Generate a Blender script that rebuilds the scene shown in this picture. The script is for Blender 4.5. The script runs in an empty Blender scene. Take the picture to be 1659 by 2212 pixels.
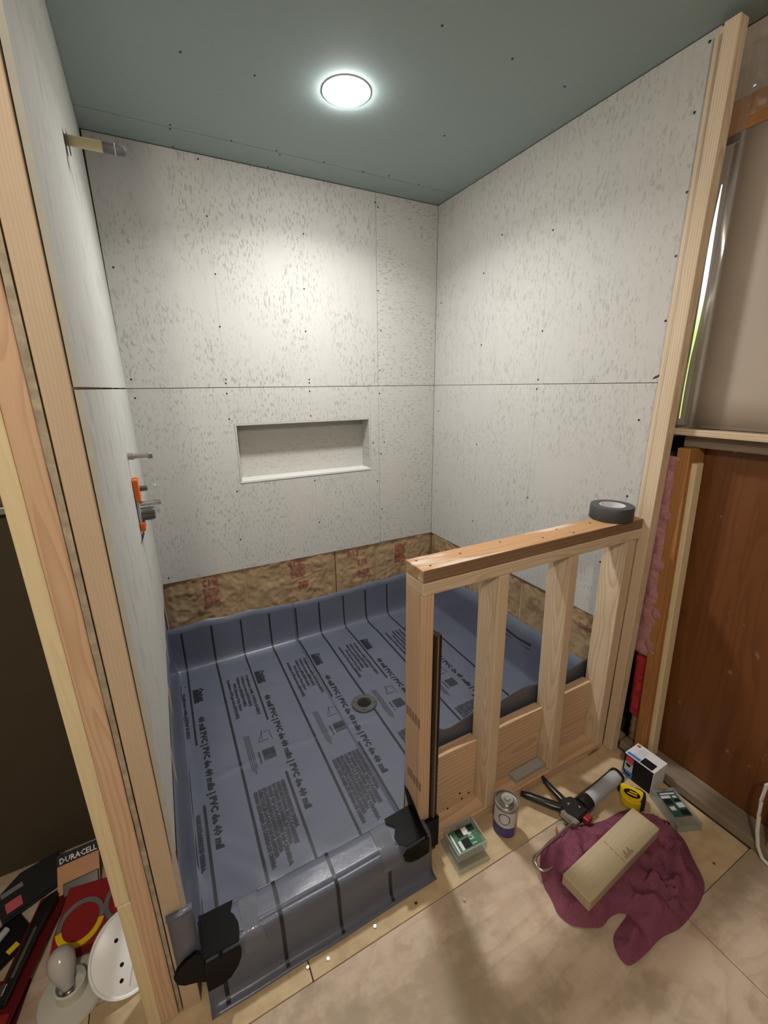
import bpy, bmesh, math, random
from mathutils import Vector, Matrix, noise as mnoise
random.seed(7)
sc = bpy.context.scene
col = sc.collection
# ------------------------------------------------------------------ camera
cam_d = bpy.data.cameras.new('camera'); cam = bpy.data.objects.new('camera', cam_d); col.objects.link(cam)
cam_d.sensor_fit = 'HORIZONTAL'; cam_d.sensor_width = 36.0; cam_d.lens = 918.0 / 1659.0 * 36.0
cam_d.clip_start = 0.02; cam_d.clip_end = 50
_r = ((0.88546663, 0.14084536, -0.4428447), (-0.46458621, 0.24694476, -0.8503987), (-0.01041653, 0.95873921, 0.28409616))
_m = Matrix(_r).to_4x4(); _m.translation = (0, 0, 1.45); cam.matrix_world = _m
sc.camera = cam
# ------------------------------------------------------------------ world, room lamp, exposure
w = bpy.data.worlds.new('world'); sc.world = w; w.use_nodes = True
w.node_tree.nodes['Background'].inputs[0].default_value = (1.0, 0.93, 0.82, 1)
w.node_tree.nodes['Background'].inputs[1].default_value = 0.02
lamp_d = bpy.data.lights.new('room_lamp', 'POINT'); lamp_d.energy = 52; lamp_d.color = (1.0, 0.91, 0.80); lamp_d.shadow_soft_size = 0.07
room_lamp = bpy.data.objects.new('room_lamp', lamp_d); col.objects.link(room_lamp); room_lamp.location = (-0.302, -0.55, 2.25)
CAN_STRENGTH = 155.0
beam_d = bpy.data.lights.new('downlight_beam', 'AREA'); beam_d.shape = 'DISK'; beam_d.size = .13; beam_d.energy = 14.0; beam_d.color = (1.0, .985, .975); beam_d.spread = math.radians(144)
beam = bpy.data.objects.new('downlight_beam', beam_d); col.objects.link(beam); beam.location = (.716, 1.614, 2.395 - .0165)
vs = sc.view_settings
sc.display_settings.display_device = 'sRGB'
vs.view_transform = 'Standard'; vs.look = 'None'; vs.gamma = 1.0; vs.use_curve_mapping = False; vs.exposure = 0.0
ZC = 2.395

# ------------------------------------------------------------------ node helper
class NT:
    def __init__(s, name):
        s.m = bpy.data.materials.new(name); s.m.use_nodes = True
        s.t = s.m.node_tree; s.b = s.t.nodes['Principled BSDF']; s.o = s.t.nodes['Material Output']
    def n(s, t, **kw):
        x = s.t.nodes.new(t)
        for k, v in kw.items(): setattr(x, k, v)
        return x
    def l(s, a, b): s.t.links.new(a, b)
    def put(s, sock, v):
        if hasattr(v, 'node') and hasattr(v, 'is_linked'): s.l(v, sock)
        elif isinstance(v, (tuple, list)) and len(v) == 3 and sock.type == 'RGBA': sock.default_value = (*v, 1)
        else: sock.default_value = v
    def mth(s, op, a, b=0.0, c=0.0):
        x = s.n('ShaderNodeMath', operation=op)
        s.put(x.inputs[0], a); s.put(x.inputs[1], b); s.put(x.inputs[2], c)
        return x.outputs[0]
    def coords(s):
        tc = s.n('ShaderNodeTexCoord'); sp = s.n('ShaderNodeSeparateXYZ'); s.l(tc.outputs['Object'], sp.inputs[0])
        return sp.outputs
    def vec(s, a, b, c):
        x = s.n('ShaderNodeCombineXYZ'); s.put(x.inputs[0], a); s.put(x.inputs[1], b); s.put(x.inputs[2], c); return x.outputs[0]
    def noise(s, v, scale=1.0, detail=2.0, rough=0.5):
        x = s.n('ShaderNodeTexNoise'); s.l(v, x.inputs['Vector']); x.inputs['Scale'].default_value = scale
        x.inputs['Detail'].default_value = detail; x.inputs['Roughness'].default_value = rough; return x.outputs['Fac']
    def ramp(s, f, lo, hi):
        x = s.n('ShaderNodeMapRange', interpolation_type='SMOOTHSTEP'); s.put(x.inputs[0], f)
        x.inputs[1].default_value = lo; x.inputs[2].default_value = hi; return x.outputs[0]
    def mix(s, f, a, b):
        x = s.n('ShaderNodeMix', data_type='RGBA'); s.put(x.inputs[0], f); s.put(x.inputs[6], a); s.put(x.inputs[7], b); return x.outputs[2]
    def rnd(s): return s.n('ShaderNodeObjectInfo').outputs['Random']
    def bump(s, h, strength, dist=0.002):
        x = s.n('ShaderNodeBump'); x.inputs['Strength'].default_value = strength; x.inputs['Distance'].default_value = dist
        s.l(h, x.inputs['Height']); s.l(x.outputs[0], s.b.inputs['Normal'])
    def fin(s, colr=None, rough=None, metal=None, spec=None):
        if colr is not None: s.put(s.b.inputs['Base Color'], colr)
        if rough is not None: s.put(s.b.inputs['Roughness'], rough)
        if metal is not None: s.b.inputs['Metallic'].default_value = metal
        if spec is not None: s.b.inputs['Specular IOR Level'].default_value = spec
        return s.m

def plain(name, c, rough=0.5, metal=0.0, spec=0.5, var=0.12, scale=30.0, bump=0.0):
    t = NT(name); X, Y, Z = t.coords()
    v = t.vec(X, Y, Z); f = t.noise(v, scale, 3)
    d = tuple(x * (1 - var) for x in c); e = tuple(min(1, x * (1 + var)) for x in c)
    if bump: t.bump(f, bump)
    return t.fin(t.mix(f, d, e), rough, metal, spec)

def wood(name, axis, light, dark, ring=0.006, knots=0.5, rough=0.62, strength=0.55, weather=None):
    t = NT(name); X, Y, Z = t.coords(); R = t.rnd()
    L, A, B = {'x': (X, Y, Z), 'y': (Y, X, Z), 'z': (Z, X, Y)}[axis]
    off = t.mth('MULTIPLY', R, 37.0)
    n1 = t.noise(t.vec(t.mth('MULTIPLY_ADD', L, 1.6, off), t.mth('MULTIPLY', A, 7), t.mth('MULTIPLY', B, 7)), 1, 2)
    wv = t.mth('MULTIPLY', t.mth('SUBTRACT', n1, 0.5), 0.06)
    aa = t.mth('ADD', t.mth('ADD', A, t.mth('MULTIPLY_ADD', R, 0.09, -0.02)), wv)
    bb = t.mth('ADD', t.mth('ADD', B, t.mth('MULTIPLY_ADD', R, -0.05, 0.055)), wv)
    # knots: few, stretched along the board
    kv = t.n('ShaderNodeTexVoronoi'); t.l(t.vec(t.mth('MULTIPLY_ADD', L, 3.2, off), t.mth('MULTIPLY', A, 9.5), t.mth('MULTIPLY', B, 9.5)), kv.inputs['Vector'])
    kv.inputs['Scale'].default_value = 1.0
    kc = t.n('ShaderNodeSeparateColor'); t.l(kv.outputs['Color'], kc.inputs[0])
    gate = t.mth('GREATER_THAN', kc.outputs[0], 1.0 - knots)
    kd = kv.outputs['Distance']
    kn = t.mth('MULTIPLY', t.mth('SUBTRACT', 1.0, t.ramp(kd, 0.06, 0.15)), gate)
    halo = t.mth('MULTIPLY', t.mth('SUBTRACT', 1.0, t.ramp(kd, 0.10, 0.42)), gate)
    rr = t.mth('SQRT', t.mth('ADD', t.mth('MULTIPLY', aa, aa), t.mth('MULTIPLY', bb, bb)))
    rr = t.mth('MULTIPLY_ADD', halo, 0.012, rr)
    fr = t.mth('FRACT', t.mth('DIVIDE', rr, ring))
    late = t.mth('MULTIPLY', t.ramp(fr, 0.35, 0.92), t.mth('SUBTRACT', 1.0, t.ramp(fr, 0.93, 1.0)))
    fib = t.noise(t.vec(t.mth('MULTIPLY_ADD', L, 7, off), t.mth('MULTIPLY', A, 260), t.mth('MULTIPLY', B, 260)), 1, 2)
    big = t.noise(t.vec(t.mth('MULTIPLY_ADD', L, 2.5, off), t.mth('MULTIPLY', A, 12), t.mth('MULTIPLY', B, 12)), 1, 3)
    c = t.mix(t.mth('MULTIPLY', late, strength), light, dark)
    c = t.mix(t.mth('MULTIPLY', t.ramp(fib, 0.35, 0.8), 0.22), c, dark)
    c = t.mix(t.mth('MULTIPLY', t.ramp(big, 0.4, 0.75), 0.3), c, dark)
    if weather: c = t.mix(t.mth('MULTIPLY', t.ramp(big, 0.50, 0.60), 0.85), c, weather)
    c = t.mix(t.mth('MULTIPLY', kn, 0.85), c, tuple(x * 0.32 for x in dark))
    t.bump(t.mth('MULTIPLY_ADD', late, 0.5, fib), 0.12, 0.0015)
    return t.fin(c, rough, 0, 0.35)

M = {}
FIR = ((.56, .43, .29), (.38, .25, .135))
for ax in 'xyz':
    M['fir_' + ax] = wood('fir_' + ax, ax, *FIR)
    M['pale_' + ax] = wood('pale_pine_' + ax, ax, (.70, .57, .41), (.47, .335, .20), knots=0.45, strength=0.6)
    M['pink_' + ax] = wood('reddish_fir_' + ax, ax, (.64, .45, .30), (.47, .29, .165), ring=0.009, knots=0.25, strength=0.6)
    M['old_' + ax] = wood('old_orange_pine_' + ax, ax, (.40, .19, .062), (.24, .095, .028), knots=0.4, strength=0.5)
M['tan_z'] = wood('tan_fir_z', 'z', (.56, .445, .32), (.44, .33, .21), ring=0.0045, knots=0.0, strength=0.4)
M['yellow_z'] = wood('yellow_pine_z', 'z', (.74, .63, .40), (.58, .46, .25), ring=0.01, knots=0.35, strength=0.25)
M['cap_x'] = wood('stained_cap_x', 'x', (.50, .285, .135), (.33, .165, .07), ring=0.012, knots=0.2, strength=0.4, weather=(.68, .57, .46))
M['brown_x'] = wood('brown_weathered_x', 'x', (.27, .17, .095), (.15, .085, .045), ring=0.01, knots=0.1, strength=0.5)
M['offcut_x'] = wood('offcut_x', 'x', (.52, .43, .285), (.43, .34, .205), ring=0.012, knots=0, strength=.25)
M['sill_y'] = wood('grey_sill_y', 'y', (.25, .20, .145), (.15, .115, .075), ring=0.012, knots=0.1, strength=0.3)
M['block_x'] = wood('blocking_x', 'x', (.66, .47, .305), (.45, .27, .145), ring=0.016, knots=0.75, strength=0.6)

def plywood(name, light, dark, dirt, seed, knots=0.3):
    t = NT(name); X, Y, Z = t.coords()
    n = t.noise(t.vec(t.mth('MULTIPLY_ADD', X, 1.1, seed), t.mth('MULTIPLY', Y, 3.2), seed), 1, 3)
    f = t.mth('FRACT', t.mth('MULTIPLY_ADD', Y, 11.0, t.mth('MULTIPLY', n, 13.0)))
    late = t.mth('MULTIPLY', t.ramp(f, 0.45, 0.93), t.mth('SUBTRACT', 1.0, t.ramp(f, 0.93, 1.0)))
    fib = t.noise(t.vec(t.mth('MULTIPLY', X, 9), t.mth('MULTIPLY', Y, 190), seed), 1, 2)
    st = t.noise(t.vec(t.mth('MULTIPLY_ADD', X, 3.2, seed), t.mth('MULTIPLY', Y, 3.6), Z), 1, 5, 0.62)
    st2 = t.noise(t.vec(t.mth('MULTIPLY_ADD', X, 11, seed), t.mth('MULTIPLY', Y, 13), Z), 1, 4, 0.6)
    c = t.mix(t.mth('MULTIPLY', late, 0.28), light, dark)
    c = t.mix(t.mth('MULTIPLY', t.ramp(fib, 0.4, 0.8), 0.14), c, dark)
    c = t.mix(t.mth('MULTIPLY', t.ramp(st, 0.45, 0.63), 0.75), c, dirt)
    c = t.mix(t.mth('MULTIPLY', t.ramp(st2, 0.48, 0.66), 0.5), c, dark)
    kv = t.n('ShaderNodeTexVoronoi'); t.l(t.vec(t.mth('MULTIPLY_ADD', X, 2.6, seed), t.mth('MULTIPLY', Y, 4.6), seed), kv.inputs['Vector']); kv.inputs['Scale'].default_value = 1
    kc = t.n('ShaderNodeSeparateColor'); t.l(kv.outputs['Color'], kc.inputs[0])
    kn = t.mth('MULTIPLY', t.mth('SUBTRACT', 1.0, t.ramp(kv.outputs['Distance'], 0.02, 0.075)), t.mth('GREATER_THAN', kc.outputs[0], 1 - knots))
    c = t.mix(t.mth('MULTIPLY', kn, 0.8), c, tuple(x * 0.35 for x in dark))
    t.bump(st2, 0.15, 0.002)
    return t.fin(c, 0.66, 0, 0.3)
M['ply_pale'] = plywood('pale_dirty_plywood', (.585, .465, .355), (.37, .255, .17), (.30, .24, .17), 3.1)
M['ply_yellow'] = plywood('yellow_plywood', (.58, .45, .275), (.43, .30, .16), (.37, .28, .17), 8.7)

def wallboard(name, axis_u, axis_v, base, fleck, amt=0.5, lo=0.545, hi=0.625, su=125.0, sv=40.0):
    t = NT(name); X, Y, Z = t.coords(); D = {'x': X, 'y': Y, 'z': Z}
    U, V = D[axis_u], D[axis_v]; R = t.mth('MULTIPLY', t.rnd(), 23.0)
    f1 = t.noise(t.vec(t.mth('MULTIPLY_ADD', U, su, R), t.mth('MULTIPLY', V, sv), R), 1, 2.5, 0.55)
    f2 = t.noise(t.vec(t.mth('MULTIPLY_ADD', U, 38, R), t.mth('MULTIPLY', V, 9), R), 1, 2)
    big = t.noise(t.vec(t.mth('MULTIPLY', U, 3), t.mth('MULTIPLY', V, 1.6), R), 1, 3)
    den = t.noise(t.vec(t.mth('MULTIPLY_ADD', U, 5, R), t.mth('MULTIPLY', V, 4), R), 1, 3)
    c = t.mix(t.mth('MULTIPLY', big, 0.5), base, tuple(x * k for x, k in zip(base, (.90, .92, .88))))
    c = t.mix(t.mth('MULTIPLY', t.ramp(f2, 0.5, 0.75), 0.22), c, tuple(x * .72 for x in base))
    m = t.mth('MULTIPLY', t.ramp(f1, lo, hi), t.ramp(den, 0.28, 0.58))
    c = t.mix(t.mth('MULTIPLY', m, amt), c, fleck)
    t.bump(f1, 0.08, 0.001)
    return t.fin(c, 0.75, 0, 0.25)
WB, WF = (.535, .522, .492), (.215, .215, .195)
M['wb_x'] = wallboard('fleck_board_back', 'x', 'z', WB, WF)
M['wb_strip'] = wallboard('fleck_board_sideways', 'z', 'x', WB, WF)
M['wb_y'] = wallboard('fleck_board_right', 'y', 'z', WB, WF, amt=0.36)
M['wb_left'] = wallboard('fleck_board_left', 'y', 'z', (.51, .505, .47), (.30, .295, .265), 0.4, su=30, sv=9)
M['wb_niche'] = wallboard('fleck_board_niche', 'z', 'x', (.50, .49, .455), WF, 0.35)
M['board_edge'] = plain('board_cut_edge', (.40, .40, .35), 0.85)
M['white_trim'] = plain('white_niche_trim', (.66, .66, .62), 0.5, var=.04)
M['green_board'] = plain('green_ceiling_board', (.345, .425, .415), 0.8, spec=.2, var=.05, scale=60)
M['dark_gap'] = plain('dark_gap', (.03, .026, .02), 0.9)
M['screw'] = plain('dark_screw_head', (.035, .033, .03), 0.45, metal=.6)

def membrane():
    t = NT('blue_grey_liner'); X, Y, Z = t.coords()
    n = t.noise(t.vec(X, Y, Z), 9, 4); n2 = t.noise(t.vec(X, Y, Z), 42, 3)
    c = t.mix(n, (.098, .109, .148), (.124, .137, .182))
    t.bump(t.mth('MULTIPLY_ADD', n, 1.0, t.mth('MULTIPLY', n2, .25)), 0.35, 0.006)
    return t.fin(c, 0.33, 0, 0.5)
M['liner'] = membrane()
M['print'] = plain('black_print_crease', (.014, .014, .020), 0.45, var=.2)
M['print_soft'] = plain('grey_print', (.024, .026, .034), 0.45, var=.2)
M['rubber'] = plain('black_rubber', (.004, .004, .004), 0.42, spec=.12, var=.2, bump=.1)
M['smear'] = plain('dried_solvent_smear', (.135, .148, .175), 0.14, var=.15, bump=.5, scale=60)
def kraft():
    t = NT('kraft_paper'); X, Y, Z = t.coords()
    n = t.noise(t.vec(X, Y, Z), 22, 4); v = t.noise(t.vec(t.mth('MULTIPLY', X, 9), t.mth('MULTIPLY', Y, 9), t.mth('MULTIPLY', Z, 14)), 1, 3)
    c = t.mix(n, (.30, .20, .105), (.44, .31, .18)); c = t.mix(t.ramp(v, .5, .75), c, (.25, .16, .08))
    t.bump(n, .5, .006)
    return t.fin(c, 0.42, 0, 0.4)
M['kraft'] = kraft()
M['red_ink'] = plain('faded_red_ink', (.30, .095, .065), 0.5, var=.35, scale=120)
M['pink_wool'] = plain('pink_glass_wool', (.40, .20, .215), 0.95, var=.45, scale=70, bump=.8)
M['red_wool'] = plain('red_wool_facing', (.42, .025, .03), 0.6, var=.5, scale=50, bump=.6)
def brownply():
    t = NT('old_brown_plywood'); X, Y, Z = t.coords()
    n = t.noise(t.vec(X, t.mth('MULTIPLY', Y, 6.5), t.mth('MULTIPLY', Z, .7)), 1, 3)
    f = t.mth('FRACT', t.mth('MULTIPLY_ADD', n, 12.0, t.mth('MULTIPLY', Y, 5)))
    late = t.mth('MULTIPLY', t.ramp(f, .4, .9), t.mth('SUBTRACT', 1.0, t.ramp(f, .92, 1)))
    sp = t.noise(t.vec(X, Y, Z), 34, 4)
    c = t.mix(t.mth('MULTIPLY', late, .45), (.165, .060, .018), (.10, .033, .010))
    c = t.mix(t.mth('MULTIPLY', t.ramp(sp, .68, .76), .5), c, (.42, .30, .2))
    return t.fin(c, .42, 0, .45)
M['brown_ply'] = brownply()
M['beige'] = plain('beige_board', (.44, .37, .30), 0.5, var=.07, scale=8)
M['dark_wall'] = plain('dark_brown_wall', (.058, .044, .026), 0.8, var=.12, scale=14)
M['olive_wall'] = plain('olive_upper_wall', (.10, .09, .06), 0.7)
M['steel'] = plain('bright_steel', (.62, .62, .60), 0.22, metal=1.0, var=.05)
M['steel_dull'] = plain('dull_steel', (.42, .42, .40), 0.38, metal=.9, var=.08)
M['white_paint'] = plain('white_enamel', (.84, .86, .88), 0.35, var=.03)
M['room_wall'] = plain('room_wall_paint', (.45, .41, .34), 0.8, var=.04)
M['black_plastic'] = plain('black_plastic', (.012, .012, .012), 0.28, var=.2)
M['black_card'] = plain('black_card', (.008, .008, .010), 0.55, spec=.25, var=.2)
M['white_card'] = plain('white_card', (.72, .72, .76), 0.5, var=.03)
M['blue_card'] = plain('blue_card', (.05, .19, .50), 0.5, var=.08)
M['red_card'] = plain('red_card', (.27, .015, .017), 0.45, var=.1)
M['darkred_card'] = plain('dark_red_card', (.11, .006, .008), 0.45, var=.15)
M['pinkred'] = plain('pinkish_red_label', (.48, .07, .09), 0.5)
M['grey_print2'] = plain('light_grey_print', (.50, .52, .56), 0.5)
M['green_card'] = plain('green_label', (.035, .16, .075), 0.4, var=.12)
M['darkgreen_card'] = plain('dark_green_label', (.03, .075, .05), 0.4, var=.15)
M['yellow'] = plain('yellow_abs', (.80, .58, .015), 0.3, var=.05)
M['orange'] = plain('orange_plastic', (.85, .17, .02), 0.4, var=.06)
M['grey_tape'] = plain('charcoal_cloth_tape', (.060, .060, .062), 0.55, var=.15, scale=90)
M['grey_block'] = plain('grey_foam_block', (.36, .36, .335), 0.9, var=.12, scale=140, bump=.3)
M['towel'] = plain('maroon_terry', (.215, .070, .108), 0.95, spec=.1, var=.3, scale=170, bump=.8)
M['sealant_tube'] = plain('silver_tube', (.43, .46, .52), 0.33, var=.12, scale=25)
M['purple'] = plain('purple_label', (.055, .042, .19), 0.4, var=.08)
M['paper_label'] = plain('pale_label', (.58, .56, .60), 0.4, var=.05)
M['pvc_cream'] = plain('cream_pipe', (.68, .60, .36), 0.35, var=.05)
M['grey_wrap'] = plain('grey_wrap', (.16, .155, .165), 0.45, var=.2)
M['dark_metal'] = plain('dark_brown_bar', (.030, .022, .020), 0.3, metal=.4, var=.2)
M['drain_grey'] = plain('drain_grey', (.075, .077, .073), 0.33, var=.12)
M['void'] = plain('drain_void', (.002, .002, .002), 0.9)
M['copper'] = plain('copper_orange', (.50, .23, .09), 0.5)
M['cable'] = plain('white_cable', (.62, .61, .57), 0.45, var=.04)
M['stamp_ink'] = plain('stamp_ink', (.27, .185, .12), 0.7)
M['sign_red'] = plain('bright_red_panel', (.45, .04, .05), 0.45)
M['bulb'] = plain('frosted_bulb', (.50, .48, .46), 0.18, var=.04)
M['porcelain'] = plain('porcelain', (.56, .56, .50), 0.3, var=.04)
M['osb'] = plain('rough_board_edge', (.36, .31, .23), 0.9, var=.6, scale=55, bump=1.0)
def clear(name, tint, gl, dif, rough=.08):
    t = NT(name); t.t.nodes.remove(t.b)
    a = t.n('ShaderNodeBsdfTransparent'); a.inputs[0].default_value = (*tint, 1)
    g = t.n('ShaderNodeBsdfGlossy'); g.inputs['Roughness'].default_value = rough
    d = t.n('ShaderNodeBsdfDiffuse'); d.inputs[0].default_value = (.75, .78, .76, 1)
    X, Y, Z = t.coords(); f = t.noise(t.vec(X, Y, Z), 60, 2)
    m1 = t.n('ShaderNodeMixShader'); t.put(m1.inputs[0], t.mth('MULTIPLY_ADD', f, dif * .6, dif * .7)); t.l(a.outputs[0], m1.inputs[1]); t.l(d.outputs[0], m1.inputs[2])
    m2 = t.n('ShaderNodeMixShader'); m2.inputs[0].default_value = gl; t.l(m1.outputs[0], m2.inputs[1]); t.l(g.outputs[0], m2.inputs[2])
    t.l(m2.outputs[0], t.o.inputs[0]); return t.m
M['clear'] = clear('clear_plastic', (.95, .97, .95), .10, .10)
M['frost'] = clear('translucent_plastic', (.92, .95, .93), .08, .26, .2)
M['poly'] = clear('poly_sheeting', (.93, .93, .93), .13, .05, .12)
def emit(name, c, s):
    t = NT(name); t.t.nodes.remove(t.b); e = t.n('ShaderNodeEmission'); e.inputs[0].default_value = (*c, 1); e.inputs[1].default_value = s
    t.l(e.outputs[0], t.o.inputs[0]); return t.m
M['lens'] = emit('lit_lens', (1.0, .985, .975), CAN_STRENGTH)
def daylight():
    t = NT('daylight_pane'); t.t.nodes.remove(t.b); X, Y, Z = t.coords()
    n = t.noise(t.vec(X, Y, t.mth('MULTIPLY', Z, 3.0)), 1.0, 1)
    f = t.ramp(t.mth('ADD', Z, t.mth('MULTIPLY_ADD', n, .2, -.1)), -.06, .06)
    c = t.mix(f, (.62, .85, .25), (.86, .92, 1.0))
    e = t.n('ShaderNodeEmission'); t.l(c, e.inputs[0]); e.inputs[1].default_value = 1.6; t.l(e.outputs[0], t.o.inputs[0]); return t.m
M['day'] = daylight()

# ------------------------------------------------------------------ mesh builder
class MB:
    def __init__(s): s.bm = bmesh.new()
    def box(s, x0, x1, y0, y1, z0, z1, sh=(0, 0), bev=0.0, mat=None):
        V = [s.bm.verts.new((x + (sh[0] if z == z1 else 0), y + (sh[1] if z == z1 else 0), z)) for z in (z0, z1) for y in (y0, y1) for x in (x0, x1)]
        F = [s.bm.faces.new([V[i] for i in q]) for q in ((0, 2, 3, 1), (4, 5, 7, 6), (0, 1, 5, 4), (2, 6, 7, 3), (0, 4, 6, 2), (1, 3, 7, 5))]
        if bev:
            ed = list({e for f in F for e in f.edges})
            bmesh.ops.bevel(s.bm, geom=ed, offset=bev, segments=2, affect='EDGES', profile=.5)
        return s
    def lathe(s, prof, c=(0, 0, 0), axis='z', n=32, a0=0.0, a1=2 * math.pi):
        full = abs(a1 - a0 - 2 * math.pi) < 1e-6; rows = []
        k = n if full else n + 1
        for r, h in prof:
            row = []
            for i in range(k):
                a = a0 + (a1 - a0) * i / n; p, q = r * math.cos(a), r * math.sin(a)
                v = {'z': (p, q, h), 'x': (h, p, q), 'y': (q, h, p)}[axis]
                row.append(s.bm.verts.new(Vector(v) + Vector(c)))
            rows.append(row)
        for A, B in zip(rows, rows[1:]):
            for i in range(n):
                j = (i + 1) % k
                try: s.bm.faces.new((A[i], A[j], B[j], B[i]))
                except ValueError: pass
        return s
    def tube(s, pts, r, n=10, caps=True):
        P_ = [Vector(p) for p in pts]; rows = []; up = Vector((0, 0, 1))
        for i, p in enumerate(P_):
            d = (P_[min(i + 1, len(P_) - 1)] - P_[max(i - 1, 0)]).normalized()
            a = d.cross(up)
            if a.length < .05: a = d.cross(Vector((1, 0, 0)))
            a.normalize(); b = d.cross(a).normalized()
            rr = r[i] if isinstance(r, list) else r
            ra, rb = rr if isinstance(rr, tuple) else (rr, rr)
            rows.append([s.bm.verts.new(p + a * ra * math.cos(2 * math.pi * k / n) + b * rb * math.sin(2 * math.pi * k / n)) for k in range(n)])
        for A, B in zip(rows, rows[1:]):
            for k in range(n): s.bm.faces.new((A[k], A[(k + 1) % n], B[(k + 1) % n], B[k]))
        if caps: s.bm.faces.new(rows[0][::-1]); s.bm.faces.new(rows[-1])
        return s
    def prism(s, poly, axis, lo, hi, bev=0.0):
        def v(p, h): return {'z': (p[0], p[1], h), 'y': (p[0], h, p[1]), 'x': (h, p[0], p[1])}[axis]
        A = [s.bm.verts.new(v(p, lo)) for p in poly]; B = [s.bm.verts.new(v(p, hi)) for p in poly]; n = len(poly)
        F = [s.bm.faces.new(A[::-1]), s.bm.faces.new(B)] + [s.bm.faces.new((A[i], A[(i + 1) % n], B[(i + 1) % n], B[i])) for i in range(n)]
        if bev:
            ed = list(set(F[0].edges) | set(F[1].edges))
            bmesh.ops.bevel(s.bm, geom=ed, offset=bev, segments=2, affect='EDGES')
        return s
    def grid(s, fn, nu, nv):
        g = [[s.bm.verts.new(fn(i / nu, j / nv)) for i in range(nu + 1)] for j in range(nv + 1)]
        for j in range(nv):
            for i in range(nu): s.bm.faces.new((g[j][i], g[j][i + 1], g[j + 1][i + 1], g[j + 1][i]))
        return s
    def rows(s, rows):
        g = [[s.bm.verts.new(p) for p in r] for r in rows]
        for A, B in zip(g, g[1:]):
            for i in range(len(A) - 1): s.bm.faces.new((A[i], A[i + 1], B[i + 1], B[i]))
        return s
    def poly(s, pts):
        s.bm.faces.new([s.bm.verts.new(p) for p in pts]); return s
    def sphere(s, c, r, nu=24, nv=14, sc_=(1, 1, 1)):
        prof = [(max(1e-4, r * math.sin(math.pi * i / nv)), -r * math.cos(math.pi * i / nv)) for i in range(nv + 1)]
        k0 = len(s.bm.verts); s.lathe(prof, (0, 0, 0), 'z', nu); s.bm.verts.ensure_lookup_table()
        for v in s.bm.verts[k0:]: v.co = Vector((v.co.x * sc_[0], v.co.y * sc_[1], v.co.z * sc_[2])) + Vector(c)
        return s
    def build(s, name, mat, parent=None, smooth=False, world=True, solid=0.0, weld=False):
        if weld: bmesh.ops.remove_doubles(s.bm, verts=s.bm.verts, dist=1e-5)
        bmesh.ops.recalc_face_normals(s.bm, faces=s.bm.faces)
        co = [v.co for v in s.bm.verts]
        lo = Vector((min(v.x for v in co), min(v.y for v in co), min(v.z for v in co))); hi = Vector((max(v.x for v in co), max(v.y for v in co), max(v.z for v in co)))
        c = (lo + hi) / 2
        bmesh.ops.translate(s.bm, verts=s.bm.verts, vec=-c)
        me = bpy.data.meshes.new(name); s.bm.to_mesh(me); s.bm.free()
        if smooth:
            me.polygons.foreach_set('use_smooth', [True] * len(me.polygons)); me.set_sharp_from_angle(angle=math.radians(38))
        me.materials.append(M[mat] if isinstance(mat, str) else mat)
        o = bpy.data.objects.new(name, me); col.objects.link(o); o.location = c
        if parent:
            o.parent = parent
            if world: o.location = c - wloc(parent)
            elif parent.parent: o.location = c - parent.location
        if solid:
            md = o.modifiers.new('thickness', 'SOLIDIFY'); md.thickness = solid; md.offset = -1
        return o
def wloc(o):
    v = Vector((0, 0, 0))
    while o: v += o.location; o = o.parent
    return v
def tag(o, label, cat, group=None, kind=None):
    o['label'] = label; o['category'] = cat
    if group: o['group'] = group
    if kind: o['kind'] = kind
    return o
def thing(name, label, cat, loc=(0, 0, 0), rz=0.0, group=None, kind=None, rot=None):
    o = bpy.data.objects.new(name, None); col.objects.link(o); o.location = loc; o.rotation_euler = rot or (0, 0, rz)
    o.empty_display_size = .05
    return tag(o, label, cat, group, kind)
def board(name, mat, parent, x0, x1, y0, y1, z0, z1, bev=.0025, sh=(0, 0), world=True):
    return MB().box(x0, x1, y0, y1, z0, z1, sh, bev).build(name, mat, parent, world=world)

# text: font curve -> mesh (cached), built before the scene gets big
_tc = {}
def text_mesh(body, size=1.0, off=0.012, res=1):
    k = (body, off, res)
    if k not in _tc:
        cu = bpy.data.curves.new('t', 'FONT'); cu.body = body; cu.size = 1.0; cu.offset = off; cu.resolution_u = res; cu.align_x = 'LEFT'
        ob = bpy.data.objects.new('t', cu); col.objects.link(ob)
        dg = bpy.context.evaluated_depsgraph_get(); me = bpy.data.meshes.new_from_object(ob.evaluated_get(dg))
        _tc[k] = ([tuple(v.co[:2]) for v in me.vertices], [tuple(p.vertices) for p in me.polygons])
        bpy.data.objects.remove(ob); bpy.data.curves.remove(cu); bpy.data.meshes.remove(me)
    return _tc[k]
def text_on(name, body, fn, mat, parent, size, off=.012, res=1, length=None):
    V, F = text_mesh(body, off=off, res=res)
    mx = max(v[0] for v in V); sx = (length / mx) if length else size
    mb = MB(); vv = [mb.bm.verts.new(fn(x * sx, y * size)) for x, y in V]
    for f in F:
        try: mb.bm.faces.new([vv[i] for i in f])
        except ValueError: pass
    c = sum((v.co for v in mb.bm.verts), Vector()) / len(vv)
    o = mb.build(name, mat, parent); return o
for s_ in ('40 mil PVC | PVC de 40 mils | PVC de 40 mil', 'Oatey'): text_mesh(s_)

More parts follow.
